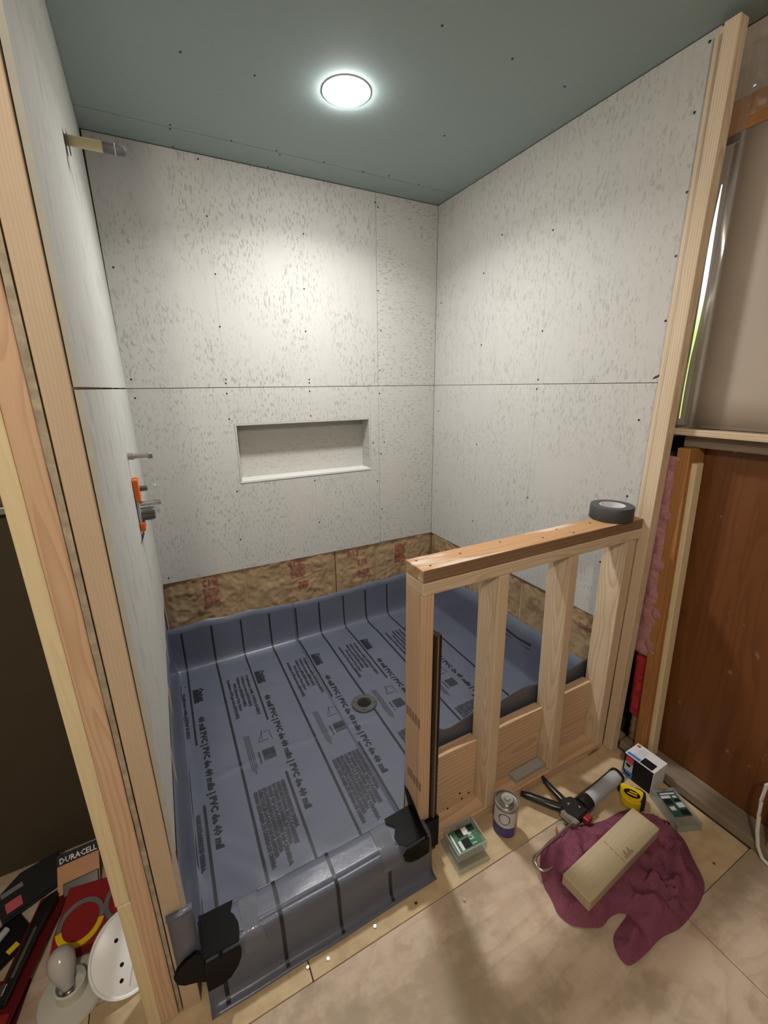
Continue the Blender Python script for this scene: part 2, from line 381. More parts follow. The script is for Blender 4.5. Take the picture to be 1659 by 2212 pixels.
# ================================================================== SETTING: floor
floor = thing('floor', 'rough plywood subfloor in front of the shower, dirty and stained', 'floor', (0, 0, 0), kind='structure')
MB().box(-1.65, 1.62, -2.3, 2.33, -.12, -.0185).build('subfloor_deck', 'ply_pale', floor)
FT = 0.012
board('plywood_sheet', 'ply_pale', floor, -.345, 1.128, -2.2, .7065, -.018, 0, .0012)
board('plywood_sheet', 'ply_yellow', floor, -.195, .150, .7077, .985, -.018, .002, .0012)
board('plywood_sheet', 'ply_yellow', floor, .153, 1.50, .7077, .975, -.018, .002, .0012)
board('plywood_sheet', 'ply_yellow', floor, 1.1295, 1.50, .3515, .7065, -.018, .003, .0012)
board('plywood_sheet', 'ply_pale', floor, 1.1295, 1.62, -2.2, .3500, -.018, .0015, .0012)
board('plywood_sheet', 'ply_yellow', floor, -1.6, -.348, -2.2, .913, -.018, .001, .0012)
board('plywood_sheet', 'ply_yellow', floor, -.345, -.1975, .7095, .913, -.018, .004, .0012)
board('plywood_sheet', 'ply_pale', floor, -1.6, -.2, .917, 1.42, -.018, .001, .0012)
mb = MB()
for x, y in ((.147, .739), (.2, .73), (.34, .735), (.47, .728), (1.2, .40), (1.35, .38), (.6, .67)):
    mb.lathe([(.0001, .0062), (.004, .0062), (.0045, .004)], (x, y, 0), n=10)
mb.build('screw_head', 'steel', floor)

# ================================================================== ceiling
ceil = thing('ceiling', 'green moisture resistant drywall ceiling of the shower bay', 'ceiling', (0, 0, ZC), kind='structure')
LX, LY, LR = .716, 1.614, .072
def ceiling_sheet(x0, x1, y0, y1, mat, hole=None):
    mb = MB()
    if not hole: mb.box(x0, x1, y0, y1, ZC, ZC + .0127)
    else:
        cx, cy, r = hole; n = 40; outer = []; inner = []
        for i in range(n):
            a = 2 * math.pi * i / n; dx, dy = math.cos(a), math.sin(a); inner.append((cx + r * dx, cy + r * dy))
            tx = ((x1 - cx) / dx) if dx > 1e-9 else ((x0 - cx) / dx if dx < -1e-9 else 1e9)
            ty = ((y1 - cy) / dy) if dy > 1e-9 else ((y0 - cy) / dy if dy < -1e-9 else 1e9)
            k = min(tx, ty); outer.append((cx + k * dx, cy + k * dy))
        cs = [(x1, y1), (x0, y1), (x0, y0), (x1, y0)]
        for z in (ZC, ZC + .0127):
            vi = [mb.bm.verts.new((*p, z)) for p in inner]; vo = [mb.bm.verts.new((*p, z)) for p in outer]
            for i in range(n): mb.bm.faces.new((vi[i], vi[(i + 1) % n], vo[(i + 1) % n], vo[i]))
            for c in cs:
                i = min(range(n), key=lambda k: math.atan2(c[1] - cy, c[0] - cx) % (2 * math.pi) - (2 * math.pi * k / n) if (math.atan2(c[1] - cy, c[0] - cx) % (2 * math.pi)) >= 2 * math.pi * k / n else 99)
                vc = mb.bm.verts.new((*c, z)); mb.bm.faces.new((vo[i], vc, vo[(i + 1) % n]))
    return mb.build('drywall_sheet', mat, ceil)
ceiling_sheet(-.11, 1.60, .80, 2.0958, 'green_board', (LX, LY, LR + .004))
ceiling_sheet(-.11, 1.60, 2.0982, 2.30, 'green_board')
ceiling_sheet(-1.65, 1.66, -2.3, .797, 'room_wall')
ceiling_sheet(-1.65, -.113, .80, 2.3, 'room_wall')
mb = MB()
for x, y in ((.213, 1.669), (.427, 1.672), (1.106, 1.251), (.844, 1.245), (.599, 2.085), (1.163, 1.682), (1.352, 1.267), (1.125, 2.074), (.809, 2.087), (.2, 2.08), (.2, 2.11), (.42, 2.09), (.62, 2.11), (1.0, 2.09), (1.3, 2.085), (.215, 2.24), (.6, 2.24)):
    mb.lathe([(.0001, -.0012), (.0034, -.0012), (.0042, .0)], (x, y, ZC), n=10)
o = mb.build('screw_head', 'screw', ceil); o['kind'] = 'stuff'
board('joist', 'brown_x', ceil, -.11, 1.66, .79, .828, ZC + .0128, ZC + .15)
can = thing('ceiling_light', 'round recessed ceiling light, lit white in the green ceiling', 'light', (LX, LY, ZC))
MB().lathe([(LR + .010, 0), (LR + .009, -.002), (LR + .002, -.003), (LR - .001, -.002), (LR - .001, .02)], (LX, LY, ZC), n=48).build('trim_ring', 'white_paint', can, True)
MB().lathe([(LR - .002, .001), (LR - .003, -.006), (LR - .012, -.011), (LR - .03, -.0135), (.02, -.0145), (.0002, -.0147)], (LX, LY, ZC), n=48).build('lens', 'lens', can, True)

# ================================================================== back wall
YB = 2.252; XR = 1.528; XL = -.1
wb = thing('wall_back', 'back wall of grey flecked tile backer board with a niche', 'wall', (.7, YB, 0), kind='structure')
MB().box(-.3, 1.70, YB + .135, YB + .15, -.1, 2.5).build('sheathing', 'dark_wall', wb)
for x in (-.085, .317, 1.111, 1.16, 1.505):
    board('stud', 'fir_z', wb, x - .019, x + .019, YB + .0135, YB + .1, .04, ZC - .001)
board('stud', 'fir_z', wb, .719, .757, YB + .0135, YB + .1, .04, .955); board('stud', 'fir_z', wb, .719, .757, YB + .0135, YB + .1, 1.295, ZC - .001)
board('bottom_plate', 'fir_x', wb, -.1, 1.52, YB + .0135, YB + .1, -.018, .04)
SEAM = 1.451; BB = .501
NX0, NX1, NZ0, NZ1 = .337, 1.09, .973, 1.277
def bd(x0, x1, z0, z1, mat): return MB().box(x0, x1, YB, YB + .0127, z0, z1, bev=.001).build('backer_board', mat, wb)
bd(XL, 1.1435, SEAM + .001, ZC - .003, 'wb_x'); bd(1.1457, XR, SEAM + .001, ZC - .003, 'wb_strip'); bd(1.1457, XR, BB + .002, SEAM - .0015, 'wb_strip')
mb = MB()                                                           # lower board with the niche opening cut out
xs, zs = (XL, NX0, NX1, 1.1435), (BB, NZ0, NZ1, SEAM - .0015)
vt = {}
for k, y in enumerate((YB, YB + .0127)):
    for i, x in enumerate(xs):
        for j, z in enumerate(zs): vt[i, j, k] = mb.bm.verts.new((x, y, z))
for i in range(3):
    for j in range(3):
        if (i, j) == (1, 1): continue
        for k in (0, 1): mb.bm.faces.new([vt[a, b, k] for a, b in ((i, j), (i + 1, j), (i + 1, j + 1), (i, j + 1))])
for a, b in (((0, 0), (1, 0)), ((1, 0), (2, 0)), ((2, 0), (3, 0)), ((0, 3), (1, 3)), ((1, 3), (2, 3)), ((2, 3), (3, 3)), ((0, 0), (0, 1)), ((0, 1), (0, 2)), ((0, 2), (0, 3)), ((3, 0), (3, 1)), ((3, 1), (3, 2)), ((3, 2), (3, 3)), ((1, 1), (2, 1)), ((1, 2), (2, 2)), ((1, 1), (1, 2)), ((2, 1), (2, 2))):
    mb.bm.faces.new((vt[*a, 0], vt[*b, 0], vt[*b, 1], vt[*a, 1]))
mb.build('backer_board', 'wb_x', wb)
ni = MB().box(NX0, NX1, YB + .098, YB + .11, NZ0, NZ1).build('niche_back', 'wb_niche', wb)
MB().box(NX0 + .001, NX0 + .0105, YB - .001, YB + .098, NZ0 + .012, NZ1 - .010, bev=.001).build('niche_side', 'wb_niche', ni)
MB().box(NX1 - .0105, NX1 - .001, YB - .001, YB + .098, NZ0 + .012, NZ1 - .010, bev=.001).build('niche_side', 'wb_niche', ni)
MB().box(NX0 + .001, NX1 - .001, YB - .001, YB + .098, NZ1 - .010, NZ1 - .001, bev=.001).build('niche_top', 'wb_niche', ni)
MB().box(NX0 + .001, NX1 - .001, YB - .003, YB + .098, NZ0 + .001, NZ0 + .012, bev=.001).build('niche_shelf', 'white_trim', ni)
def screws(pts, fn, parent):
    for i, p in enumerate(pts):
        mb = MB(); c = fn(p)
        ax = c[3]
        mb.lathe([(.0001, c[4] * .0012), (.0036, c[4] * .0012), (.0046, -c[4] * .001)], c[:3], ax, n=8)
        if i == 0: proto = mb.build('screw_head', 'screw', parent)
        else:
            mb.bm.free(); o = proto.copy(); col.objects.link(o); o.location = proto.location + (Vector(c[:3]) - c0)
        if i == 0: c0 = Vector(c[:3])
bs = [(.318, 2.168), (.327, 1.943), (.751, 2.157), (.739, 1.917), (1.152, 1.942), (1.166, 1.744), (1.155, 1.535), (1.153, 1.409), (.321, 1.723), (.734, 1.721), (.322, 1.488), (.320, 1.471), (.739, 1.487), (.738, 1.47), (.319, 1.423), (.737, 1.428), (.317, 1.302), (.735, 1.301), (.737, .946), (.316, .934), (.307, .672), (1.106, 1.13), (1.179, 1.13), (1.157, 1.063), (.75, .698), (.308, 2.375), (1.140, 2.348), (1.157, 2.33), (-.07, 1.93), (-.075, 1.49), (-.072, 1.41), (-.06, .53), (1.16, .72), (1.13, .9)]
screws(bs, lambda p: (p[0], YB, p[1], 'y', -1), wb)

for x in (.321, .738):
    for za, zb_ in ((.505, .968), (1.28, 1.449), (1.453, 2.385)): MB().box(x - .0006, x + .0006, YB - .0004, YB, za, zb_).build('pencil_line', 'board_edge', wb)
# ================================================================== right wall
wr = thing('wall_right', 'right wall of grey flecked tile backer board beside the half wall', 'wall', (XR, 1.5, 0), kind='structure')
MB().box(1.66, 1.675, -2.3, 2.4, -.1, 2.5).build('sheathing', 'dark_wall', wr)
MB().box(XR, XR + .0127, .892, YB - .001, SEAM + .001, ZC - .003, bev=.001).build('backer_board', 'wb_y', wr)
MB().box(XR, XR + .0127, .892, YB - .001, .503, SEAM - .001, bev=.001).build('backer_board', 'wb_y', wr)
screws([(.915, 1.835), (.914, 1.646), (1.426, 2.048), (.951, 1.324), (.95, 1.043), (1.726, 2.112), (1.843, 1.978), (1.435, 1.671), (1.438, 1.43), (1.435, .928), (1.829, 1.139), (1.832, 1.647), (.929, 2.212), (.918, 2.37), (.913, 2.007), (.901, 1.434), (1.0, .56), (1.435, 1.47), (1.83, .70), (2.2, 1.9), (2.2, 1.3), (2.2, .8), (1.02, .75)], lambda p: (XR, p[0], p[1], 'x', -1), wr)
for y in (.905, 1.432, 1.835, 2.20):
    board('stud', 'fir_z', wr, XR + .0135, XR + .10, y - .019, y + .019, .04, ZC - .001)
board('post_stud', 'pale_z', wr, 1.458, 1.499, .808, .846, 0.004, 2.352)
board('stud', 'pale_z', wr, 1.4995, 1.527, .851, .889, .005, 2.37)
for y in (1.436, 1.832):
    for za, zb_ in ((.51, 1.448), (1.453, 2.385)): MB().box(XR - .0004, XR, y - .0006, y + .0006, za, zb_).build('pencil_line', 'board_edge', wr)
MB().poly([(XR - .0006, a, b) for a, b in ((.893, 1.492), (.905, 1.478), (.922, 1.470), (.926, 1.462), (.915, 1.466), (.900, 1.474), (.893, 1.484))]).build('crack', 'dark_gap', wr)
# open stud bay in front of the shower
board('sole_plate', 'sill_y', wr, 1.505, 1.597, -.9, .806, 0.0045, .040)
MB().box(1.5985, 1.612, -.9, .80, .038, 1.245).build('plywood_panel', 'brown_ply', wr)
board('old_stud', 'old_z', wr, 1.510, 1.597, .712, .752, .041, 1.245, sh=(0, .043))
board('furring_strip', 'yellow_z', wr, 1.530, 1.572, .694, .7115, .041, 1.197, sh=(0, .044))
board('old_stud', 'old_z', wr, 1.510, 1.597, .28, .32, .041, 1.245)
board('header', 'sill_y', wr, 1.550, 1.597, -.9, .80, 1.246, 1.285)
led = MB().box(1.512, 1.64, -.9, .828, 1.286, 1.306, bev=.0015).build('window_ledge', 'pale_y', wr)
mb = MB()
mb.grid(lambda u, v: (1.566 + .004 * math.sin(v * 2 + u * 3), -.6 + 1.405 * u, 1.309 + v * (2.118 - 1.309)), 12, 8)
mb.build('beige_panel', 'beige', wr, solid=.01, smooth=True)
board('header', 'old_y', wr, 1.560, 1.62, -.9, .862, 2.122, 2.205)
MB().box(1.61, 1.625, -.9, .87, 2.2, 2.42).build('upper_panel', 'beige', wr)
mb = MB(); mb.lathe([(.0001, -.0012), (.0036, -.0012), (.0046, .001)], (1.5645, .737, 2.07), 'x', n=8); mb.lathe([(.0001, -.0012), (.0036, -.0012), (.0046, .001)], (1.5645, .60, 1.34), 'x', n=8)
mb.build('screw_head', 'screw', wr)
win = thing('window_1', 'slit of daylight between the post and the beige panel', 'window', (1.56, .83, 1.66), kind='structure')
def slit(u, v):
    z = 1.335 + v * .67; wdt = .0034 + .0105 * max(0, math.sin(math.pi * min(1, max(0, (v - .30) / .68)))) ** .8
    return (1.561, .8335 + (u - .5) * wdt + .002 * math.sin(v * 9), z)
MB().grid(slit, 1, 40).build('daylight_gap', 'day', win)
board('window_frame', 'beige', win, 1.602, 1.616, .795, .89, 1.31, 2.12)
film = MB()
def filmf(u, v):
    z = 1.305 + v * 1.0; a = -.4 + u * 1.7
    return (1.534 + .016 * (1 - math.cos(a)) + .0012 * math.sin(z * 21 + u * 4), .830 - .040 * u + .001 * math.sin(z * 13), z)
tag(film.grid(filmf, 14, 60).build('plastic_sheeting', 'poly', None, smooth=True), 'clear plastic sheeting shining beside the right post above the ledge', 'plastic sheet')
film = MB()
def crump(u, v):
    y = .84 - u * .5
    return (1.55 - .03 * math.sin(v * 3.0) + .006 * mnoise.noise(Vector((y * 40, v * 5, 0))), y, 1.3075 + .010 * v + .006 * abs(mnoise.noise(Vector((y * 26, v * 4, 3)))))
tag(film.grid(crump, 60, 8).build('plastic_film', 'poly', None, smooth=True), 'crumpled clear plastic film lying along the window ledge', 'plastic film')
film = MB()
def crump2(u, v):
    y = .80 - u * .5; z = 2.15 + v * .2
    return (1.548 + .016 * mnoise.noise(Vector((y * 20, z * 22, 7))), y, z)
tag(film.grid(crump2, 40, 20).build('plastic_sheeting', 'poly', None, smooth=True), 'wrinkled plastic sheeting stapled over the upper right header', 'plastic sheet')
wool = MB()
def woolf(u, v):
    z = .46 + v * .755; y0 = .782 + .03 * v
    n = mnoise.noise(Vector((u * 3, z * 26, 2))) * .014 + mnoise.noise(Vector((u * 8, z * 60, 5))) * .006
    return (1.545 + .025 * math.cos((u - .5) * 2.6) * -.6 + n, y0 + (u - .5) * .085, z)
wl = thing('pink_insulation', 'pink glass wool batt stuffed between post and old stud', 'insulation', (1.55, .80, .4))
wool.grid(woolf, 8, 80).build('wool', 'pink_wool', wl, smooth=True, solid=.02)
wool = MB(); wool.grid(lambda u, v: (1.538 + .008 * mnoise.noise(Vector((u * 4, v * 14, 5))), .770 + .012 * v + (u - .5) * .075, .17 + v * .33), 8, 40)
o = wool.build('torn_facing', 'red_wool', wl, smooth=True, solid=.004); o['label'] = 'torn red facing at the bottom of the batt'
mb = MB(); mb.grid(lambda u, v: (1.55 + .01 * mnoise.noise(Vector((u * 5, v * 9, 1))), .76 + (u - .5) * .08, .04 + v * .16), 6, 14); mb.build('kraft_scrap', 'kraft', wl, smooth=True, solid=.003)

# ================================================================== left wall
wl_ = thing('wall_left', 'left wall of backer board on studs, end grain studs toward the camera', 'wall', (-.12, 1.5, 0), kind='structure')
def skew_board(z0, z1, zf):
    mb = MB(); v = []
    def xb(z): return -.0905 - .016 * (z - .5) / 1.9
    for y in (.806, YB - .001):
        for z in (z0, z1):
            x = -.0945 if y < 1 else xb(z)
            for dx in (0, -.0095): v.append(mb.bm.verts.new((x + dx, y, z)))
    for q in ((0, 4, 6, 2), (1, 3, 7, 5), (0, 2, 3, 1), (4, 5, 7, 6), (2, 6, 7, 3), (0, 1, 5, 4)): mb.bm.faces.new([v[i] for i in q])
    o = mb.build('backer_board', 'wb_left', wl_)
    o.data.materials.append(M['board_edge']); 
    for p in o.data.polygons:
        if abs(p.normal.y) > .7: p.material_index = 1
skew_board(SEAM + .0025, ZC - .003, 0); skew_board(.495, SEAM - .0015, 0)
board('stud', 'tan_z', wl_, -.143, -.1045, .800, .888, .004, 2.392, sh=(-.002, 0))
mb = MB()
def rough(v):
    z = v * 2.38 + .006
    return z, .0075 + .006 * v + .0022 * mnoise.noise(Vector((0, 0, z * 9)))
R_ = []
for i in range(121):
    z, wd = rough(i / 120); y = .803 + .002 * mnoise.noise(Vector((3, 0, z * 14))); xr = -.1455 - .002 * i / 120
    R_.append([(xr, .86, z), (xr, y, z), (xr - wd, y + .0015, z), (xr - wd, .86, z)])
mb.rows(R_).build('plywood_strip', 'osb', wl_)
board('stud', 'pink_z', wl_, -.1905, -.1545, .801, .889, .004, 2.392, sh=(-.006, 0))
board('stud', 'yellow_z', wl_, -.2185, -.1915, .803, .892, .42, 2.392, sh=(-.006, 0))
board('stud', 'yellow_z', wl_, -.2165, -.1905, .803, .892, .004, .417)
for y in (1.25, 1.6, 1.95): board('stud', 'fir_z', wl_, -.19, -.1055, y - .019, y + .019, .005, 2.39)
board('bottom_plate', 'pink_y', wl_, -.19, -.113, .892, 2.25, -.015, .035)
mb = MB(); mb.poly([(-.0935, 1.405, 2.035), (-.0935, 1.455, 2.035), (-.0935, 1.46, 2.0), (-.0935, 1.42, 1.985), (-.0935, 1.40, 2.005)]); mb.build('pipe_hole', 'dark_gap', wl_)
for pts in (((1.44, 1.985), (1.47, 1.95), (1.50, 1.89), (1.503, 1.887), (1.474, 1.955)), ((1.40, 1.0), (1.62, .985), (1.66, .88), (1.63, .965))):
    mb = MB(); mb.poly([(-.0932, a, b) for a, b in pts]); mb.build('crack', 'dark_gap', wl_)
# neighbouring room seen past the left wall, and the shell behind the camera
wo = thing('wall_left_room', 'dark brown wall of the unlit room past the left studs', 'wall', (-.7, 1.40, 0), kind='structure')
MB().box(-1.6, -.2, 1.395, 1.41, -.02, 1.145).build('lower_panel', 'dark_wall', wo)
MB().box(-1.6, -.2, 1.40, 1.415, 1.165, 2.39).build('upper_panel', 'olive_wall', wo)
MB().box(-1.6, -.2, 1.370, 1.40, 1.145, 1.165, bev=.003).build('rail', 'steel_dull', wo)
MB().box(-1.66, -1.645, -2.3, 1.42, -.1, 2.42).build('side_panel', 'room_wall', wo)
wf = tag(MB().box(-1.65, 1.66, -2.32, -2.3, -.1, 2.42).build('wall_front', 'room_wall'), 'plain painted wall behind the camera', 'wall', kind='structure')

# ================================================================== half wall
hw = thing('half_wall', 'unfinished stud half wall with a stained wooden cap', 'half wall', (.55, .88, 0))
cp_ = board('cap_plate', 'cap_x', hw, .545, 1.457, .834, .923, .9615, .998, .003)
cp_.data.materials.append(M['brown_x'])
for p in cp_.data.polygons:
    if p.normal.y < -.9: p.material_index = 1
board('top_plate', 'pale_x', hw, .545, 1.457, .834, .922, .924, .961, .003)
board('stud', 'pink_z', hw, .5455, .583, .835, .923, .005, .9235, .003)
board('stud', 'pale_z', hw, .818, .857, .834, .922, .0455, .9235, .003, sh=(-.012, 0))
board('stud', 'pale_z', hw, 1.130, 1.169, .834, .922, .0455, .9235, .003, sh=(-.030, 0))
board('stud', 'pale_z', hw, 1.394, 1.432, .834, .922, .0455, .9235, .003, sh=(-.010, 0))
board('bottom_plate', 'block_x', hw, .5845, 1.4325, .835, .922, .0025, .045, .003)
board('stud', 'pale_z', hw, 1.4335, 1.4575, .847, .922, .005, .9235, .002)
for x0, x1, h in ((.584, .8145, .292), (.8545, 1.1225, .294), (1.162, 1.3895, .310)):
    board('blocking', 'block_x', hw, x0, x1, .893, .9295, .0458, h, .003)
mb = MB()
for x, y in ((.565, .90), (.58, .855), (.70, .885), (.86, .90), (1.0, .865), (1.1, .90), (1.12, .85), (1.25, .89)):
    mb.lathe([(.0001, .9985), (.0035, .9985), (.004, .9975)], (x, y, 0), n=8)
for x, z in ((.70, .05), (.66, .035), (.75, .09), (.76, .06), (.79, .07)): mb.lathe([(.0001, -.0012), (.004, -.001), (.0045, .001)], (x, .893, z), 'y', n=8)
mb.build('nail_head', 'screw', hw)
for i, (y, z0) in enumerate(((.872, .50), (.862, .275))):                      # grade stamp smudges on the end post
    for k in range(5):
        MB().box(.5448, .5454, y - .034 + k * .016, y - .022 + k * .016, z0, z0 + (.034 if k % 2 else .031)).build('stamp_mark', 'stamp_ink', hw)
bar = thing('dark_bar', 'slim dark metal bar leaning on the end post of the half wall', 'bar', (.595, .83, .005))
MB().box(.5845, .6045, .826, .846, .012, .800, sh=(.0, .0)).build('bar', 'dark_metal', bar)
MB().box(.5905, .5945, .8245, .8262, .013, .798).build('brown_stripe', 'brown_x', bar)
MB().box(.6045, .618, .838, .843, .782, .788, bev=.001).build('clip', 'steel', bar)
for i in range(2): MB().box(.600, .602, .8245, .8262, .013, .798).build('groove', 'black_plastic', bar) if i == 0 else None
tag(MB().box(.540, .612, .820, .8335, .030, .150, bev=.003).build('tape_wrap', 'rubber'), 'black tape wrapped round the foot of the end post', 'tape')

# ================================================================== shower pan liner
ZF = -.012
PB = [(2.251, .238), (2.250, .20), (2.248, .12), (2.245, .055), (2.240, .020), (2.232, .001), (2.219, -.009), (2.20, -.012)]
PB += [(2.20 - .01 * i, -.012) for i in range(1, 121)]        # to y = 1.00
PC = [(.97, -.012), (.94, -.012), (.912, -.010), (.901, -.002), (.896, .02), (.892, .08), (.889, .13), (.885, .146), (.876, .153), (.86, .1535), (.84, .153), (.82, .1535), (.806, .152), (.797, .147), (.790, .136), (.785, .10), (.783, .055), (.780, .024), (.776, .012), (.769, .007), (.76, .0065), (.751, .006)]
PP = [(.985, -.012), (.972, -.008), (.962, .004), (.956, .03), (.951, .12), (.946, .22), (.942, .30), (.934, .345), (.928, .365)]
def wr_(x, y):
    m = min(1, max(0, (2.17 - y) / .08)) * min(1, max(0, (y - .93) / .06))
    e = y - (1.462 + .012 * math.sin(x * 6) + .03 * (x - .5) * .3); e2 = y - 1.86 - .01 * math.sin(x * 8)
    r = .0042 * math.exp(-(e / .012) ** 2) * (.6 + .6 * mnoise.noise(Vector((x * 6, 0, 0)))) + .0016 * math.exp(-(e2 / .014) ** 2)
    g = .0035 * mnoise.noise(Vector((x * 3.2, y * 2.6, 0))) + .0016 * mnoise.noise(Vector((x * 9, y * 8, 4)))
    dg = (x + .06) * .72 + (y - 1.12) * .69; near = math.exp(-((x - .05) / .16) ** 2 - ((y - 1.1) / .16) ** 2)
    return m * (r + g + .004 + near * .006 * math.sin(dg * 42))
def S(x, p):
    y, z = p
    if y > 2.19:
        k = max(0, z) / .238; z = z * (1 + .05 * math.sin(x * 5.3 + 1) * k + .05 * mnoise.noise(Vector((x * 8, 1, 0))) * k); y += -.004 * math.sin(x * 11) * k * (1 - k) * 2
    elif y < .90 and z > .03: z += .003 * mnoise.noise(Vector((x * 7, y * 9, 2)))
    elif y < .79: y += .004 * mnoise.noise(Vector((x * 6, 4, 0)))
    elif y < .98 and z > .03 and x > .56: z *= 1 + .06 * mnoise.noise(Vector((x * 9, 2, 7))) * (z / .36) + .07 * (x - .56) * (z / .36); y += .003 * math.sin(x * 14) * z / .36
    return Vector((x, y, z + wr_(x, y)))
XLc = [(-.107, .33), (-.106, .24), (-.104, .12), (-.101, .05), (-.096, .012), (-.088, -.006), (-.078, -.012)]
XRc = [(1.486, -.012), (1.497, -.009), (1.506, .002), (1.511, .02), (1.516, .10), (1.520, .19), (1.523, .275)]
liner = thing('shower_pan_liner', 'blue grey printed vinyl shower pan liner over the floor and curb', 'pan liner', (.7, 1.5, 0))
mb = MB()
xs = [x for x, _ in XLc] + [-.06 + .01 * i for i in range(63)]
def lz(zx, x, y):
    return zx * (1 + .05 * mnoise.noise(Vector((0, y * 5, 3)))) if zx > .03 else zx
rows = []
for p in PB + PC:
    if p[0] < .80: break
    rows.append([Vector((x, S(x, p).y, max(S(x, p).z, lz(zx, x, p[0])))) for x, zx in XLc] + [S(x, p) for x in xs[7:]])
mb.rows(rows)
mb.rows([[S(x, p) for x in [-.085 + .0215 * i for i in range(31)]] for p in PC[PC.index((.806, .152)):]])
xs2 = [.56 + .00975 * i for i in range(95)]
mb.rows([[S(x, p) for x in xs2] + [Vector((x, S(x, p).y, max(S(x, p).z, lz(zx, x, p[0])))) for x, zx in XRc] for p in PB + PP])
# flap folded round the foot of the left studs
mb.rows([[(x, .7975 - .002 * math.sin(u * 5) , z) for u, x in ((0, -.137), (.5, -.11), (1, -.0835))] for z in (.338, .30, .25, .20, .15, .10)])
mb.rows([[(x, .7975 + d, .338 + .006 * d / .02 + (.004 if x > -.1 else 0)) for x in (-.137, -.11, -.0835)] for d in (0, -.008, -.013)])
sheet = mb.build('vinyl_sheet', 'liner', liner, smooth=True, solid=.001)
sheet.modifiers[0].offset = 0
# printing on the sheet, plus one painted crease shade line
def fl(x, y, d=.0016): return Vector((x, y, ZF + wr_(x, y) + d))
def strip(x, pts, wdt, name='print_or_crease_line', mat='print'):
    rows = []
    for i, p in enumerate(pts):
        a, b = pts[max(0, i - 1)], pts[min(len(pts) - 1, i + 1)]
        d = Vector((0, b[0] - a[0], b[1] - a[1])).normalized(); nrm = Vector((0, d.z, -d.y))
        rows.append([S(x + s * wdt / 2, p) + nrm * .0018 for s in (-1, 0, 1)])
    return MB().rows(rows).build(name, mat, sheet, smooth=True)
def between(y1, y0, path): return [p for p in path if y0 - 1e-6 <= p[0] <= y1 + 1e-6]
def dens(path):
    out = []
    for a, b in zip(path, path[1:]): out += [(a[0] + (b[0] - a[0]) * k / 2, a[1] + (b[1] - a[1]) * k / 2) for k in range(2)]
    return out + [path[-1]]
FULLC, FULLP = dens(PB[1:] + PC), dens(PB[1:] + PP[:-2])
solid_x = (.103, .415, .715, 1.028, 1.335); text_x = (-.045, .257, .570, .875, 1.183)
for x in solid_x: strip(x, FULLC[:-2] if x < .55 else FULLP, .0098)
UP = ['Conforms with ASTM D4551', 'Conforme a la norme (ASTM D4551)', 'Conforma con ASTM (ASTM D4551)', 'PVC Shower Pan Liner', 'Revestimiento de PVC para ducha (ASTM D4551)']
LO = ['CODE DE PLOMBERIE EN CANADA.', 'CODE NATIONAL DE LA PLOMBERIE', 'DU CODIGO DE PLOMERIA EN CANADA', 'CODE OF LA PLOMBERIE DE CANADA', 'DE LA PLOMBERIE DE LA PLOMBERIE DE CANADA', 'DIRECTRICES LOCALES DE PLOMERIA', 'CODIGO DE PLOMERIA DE CANADA DE CANADA']
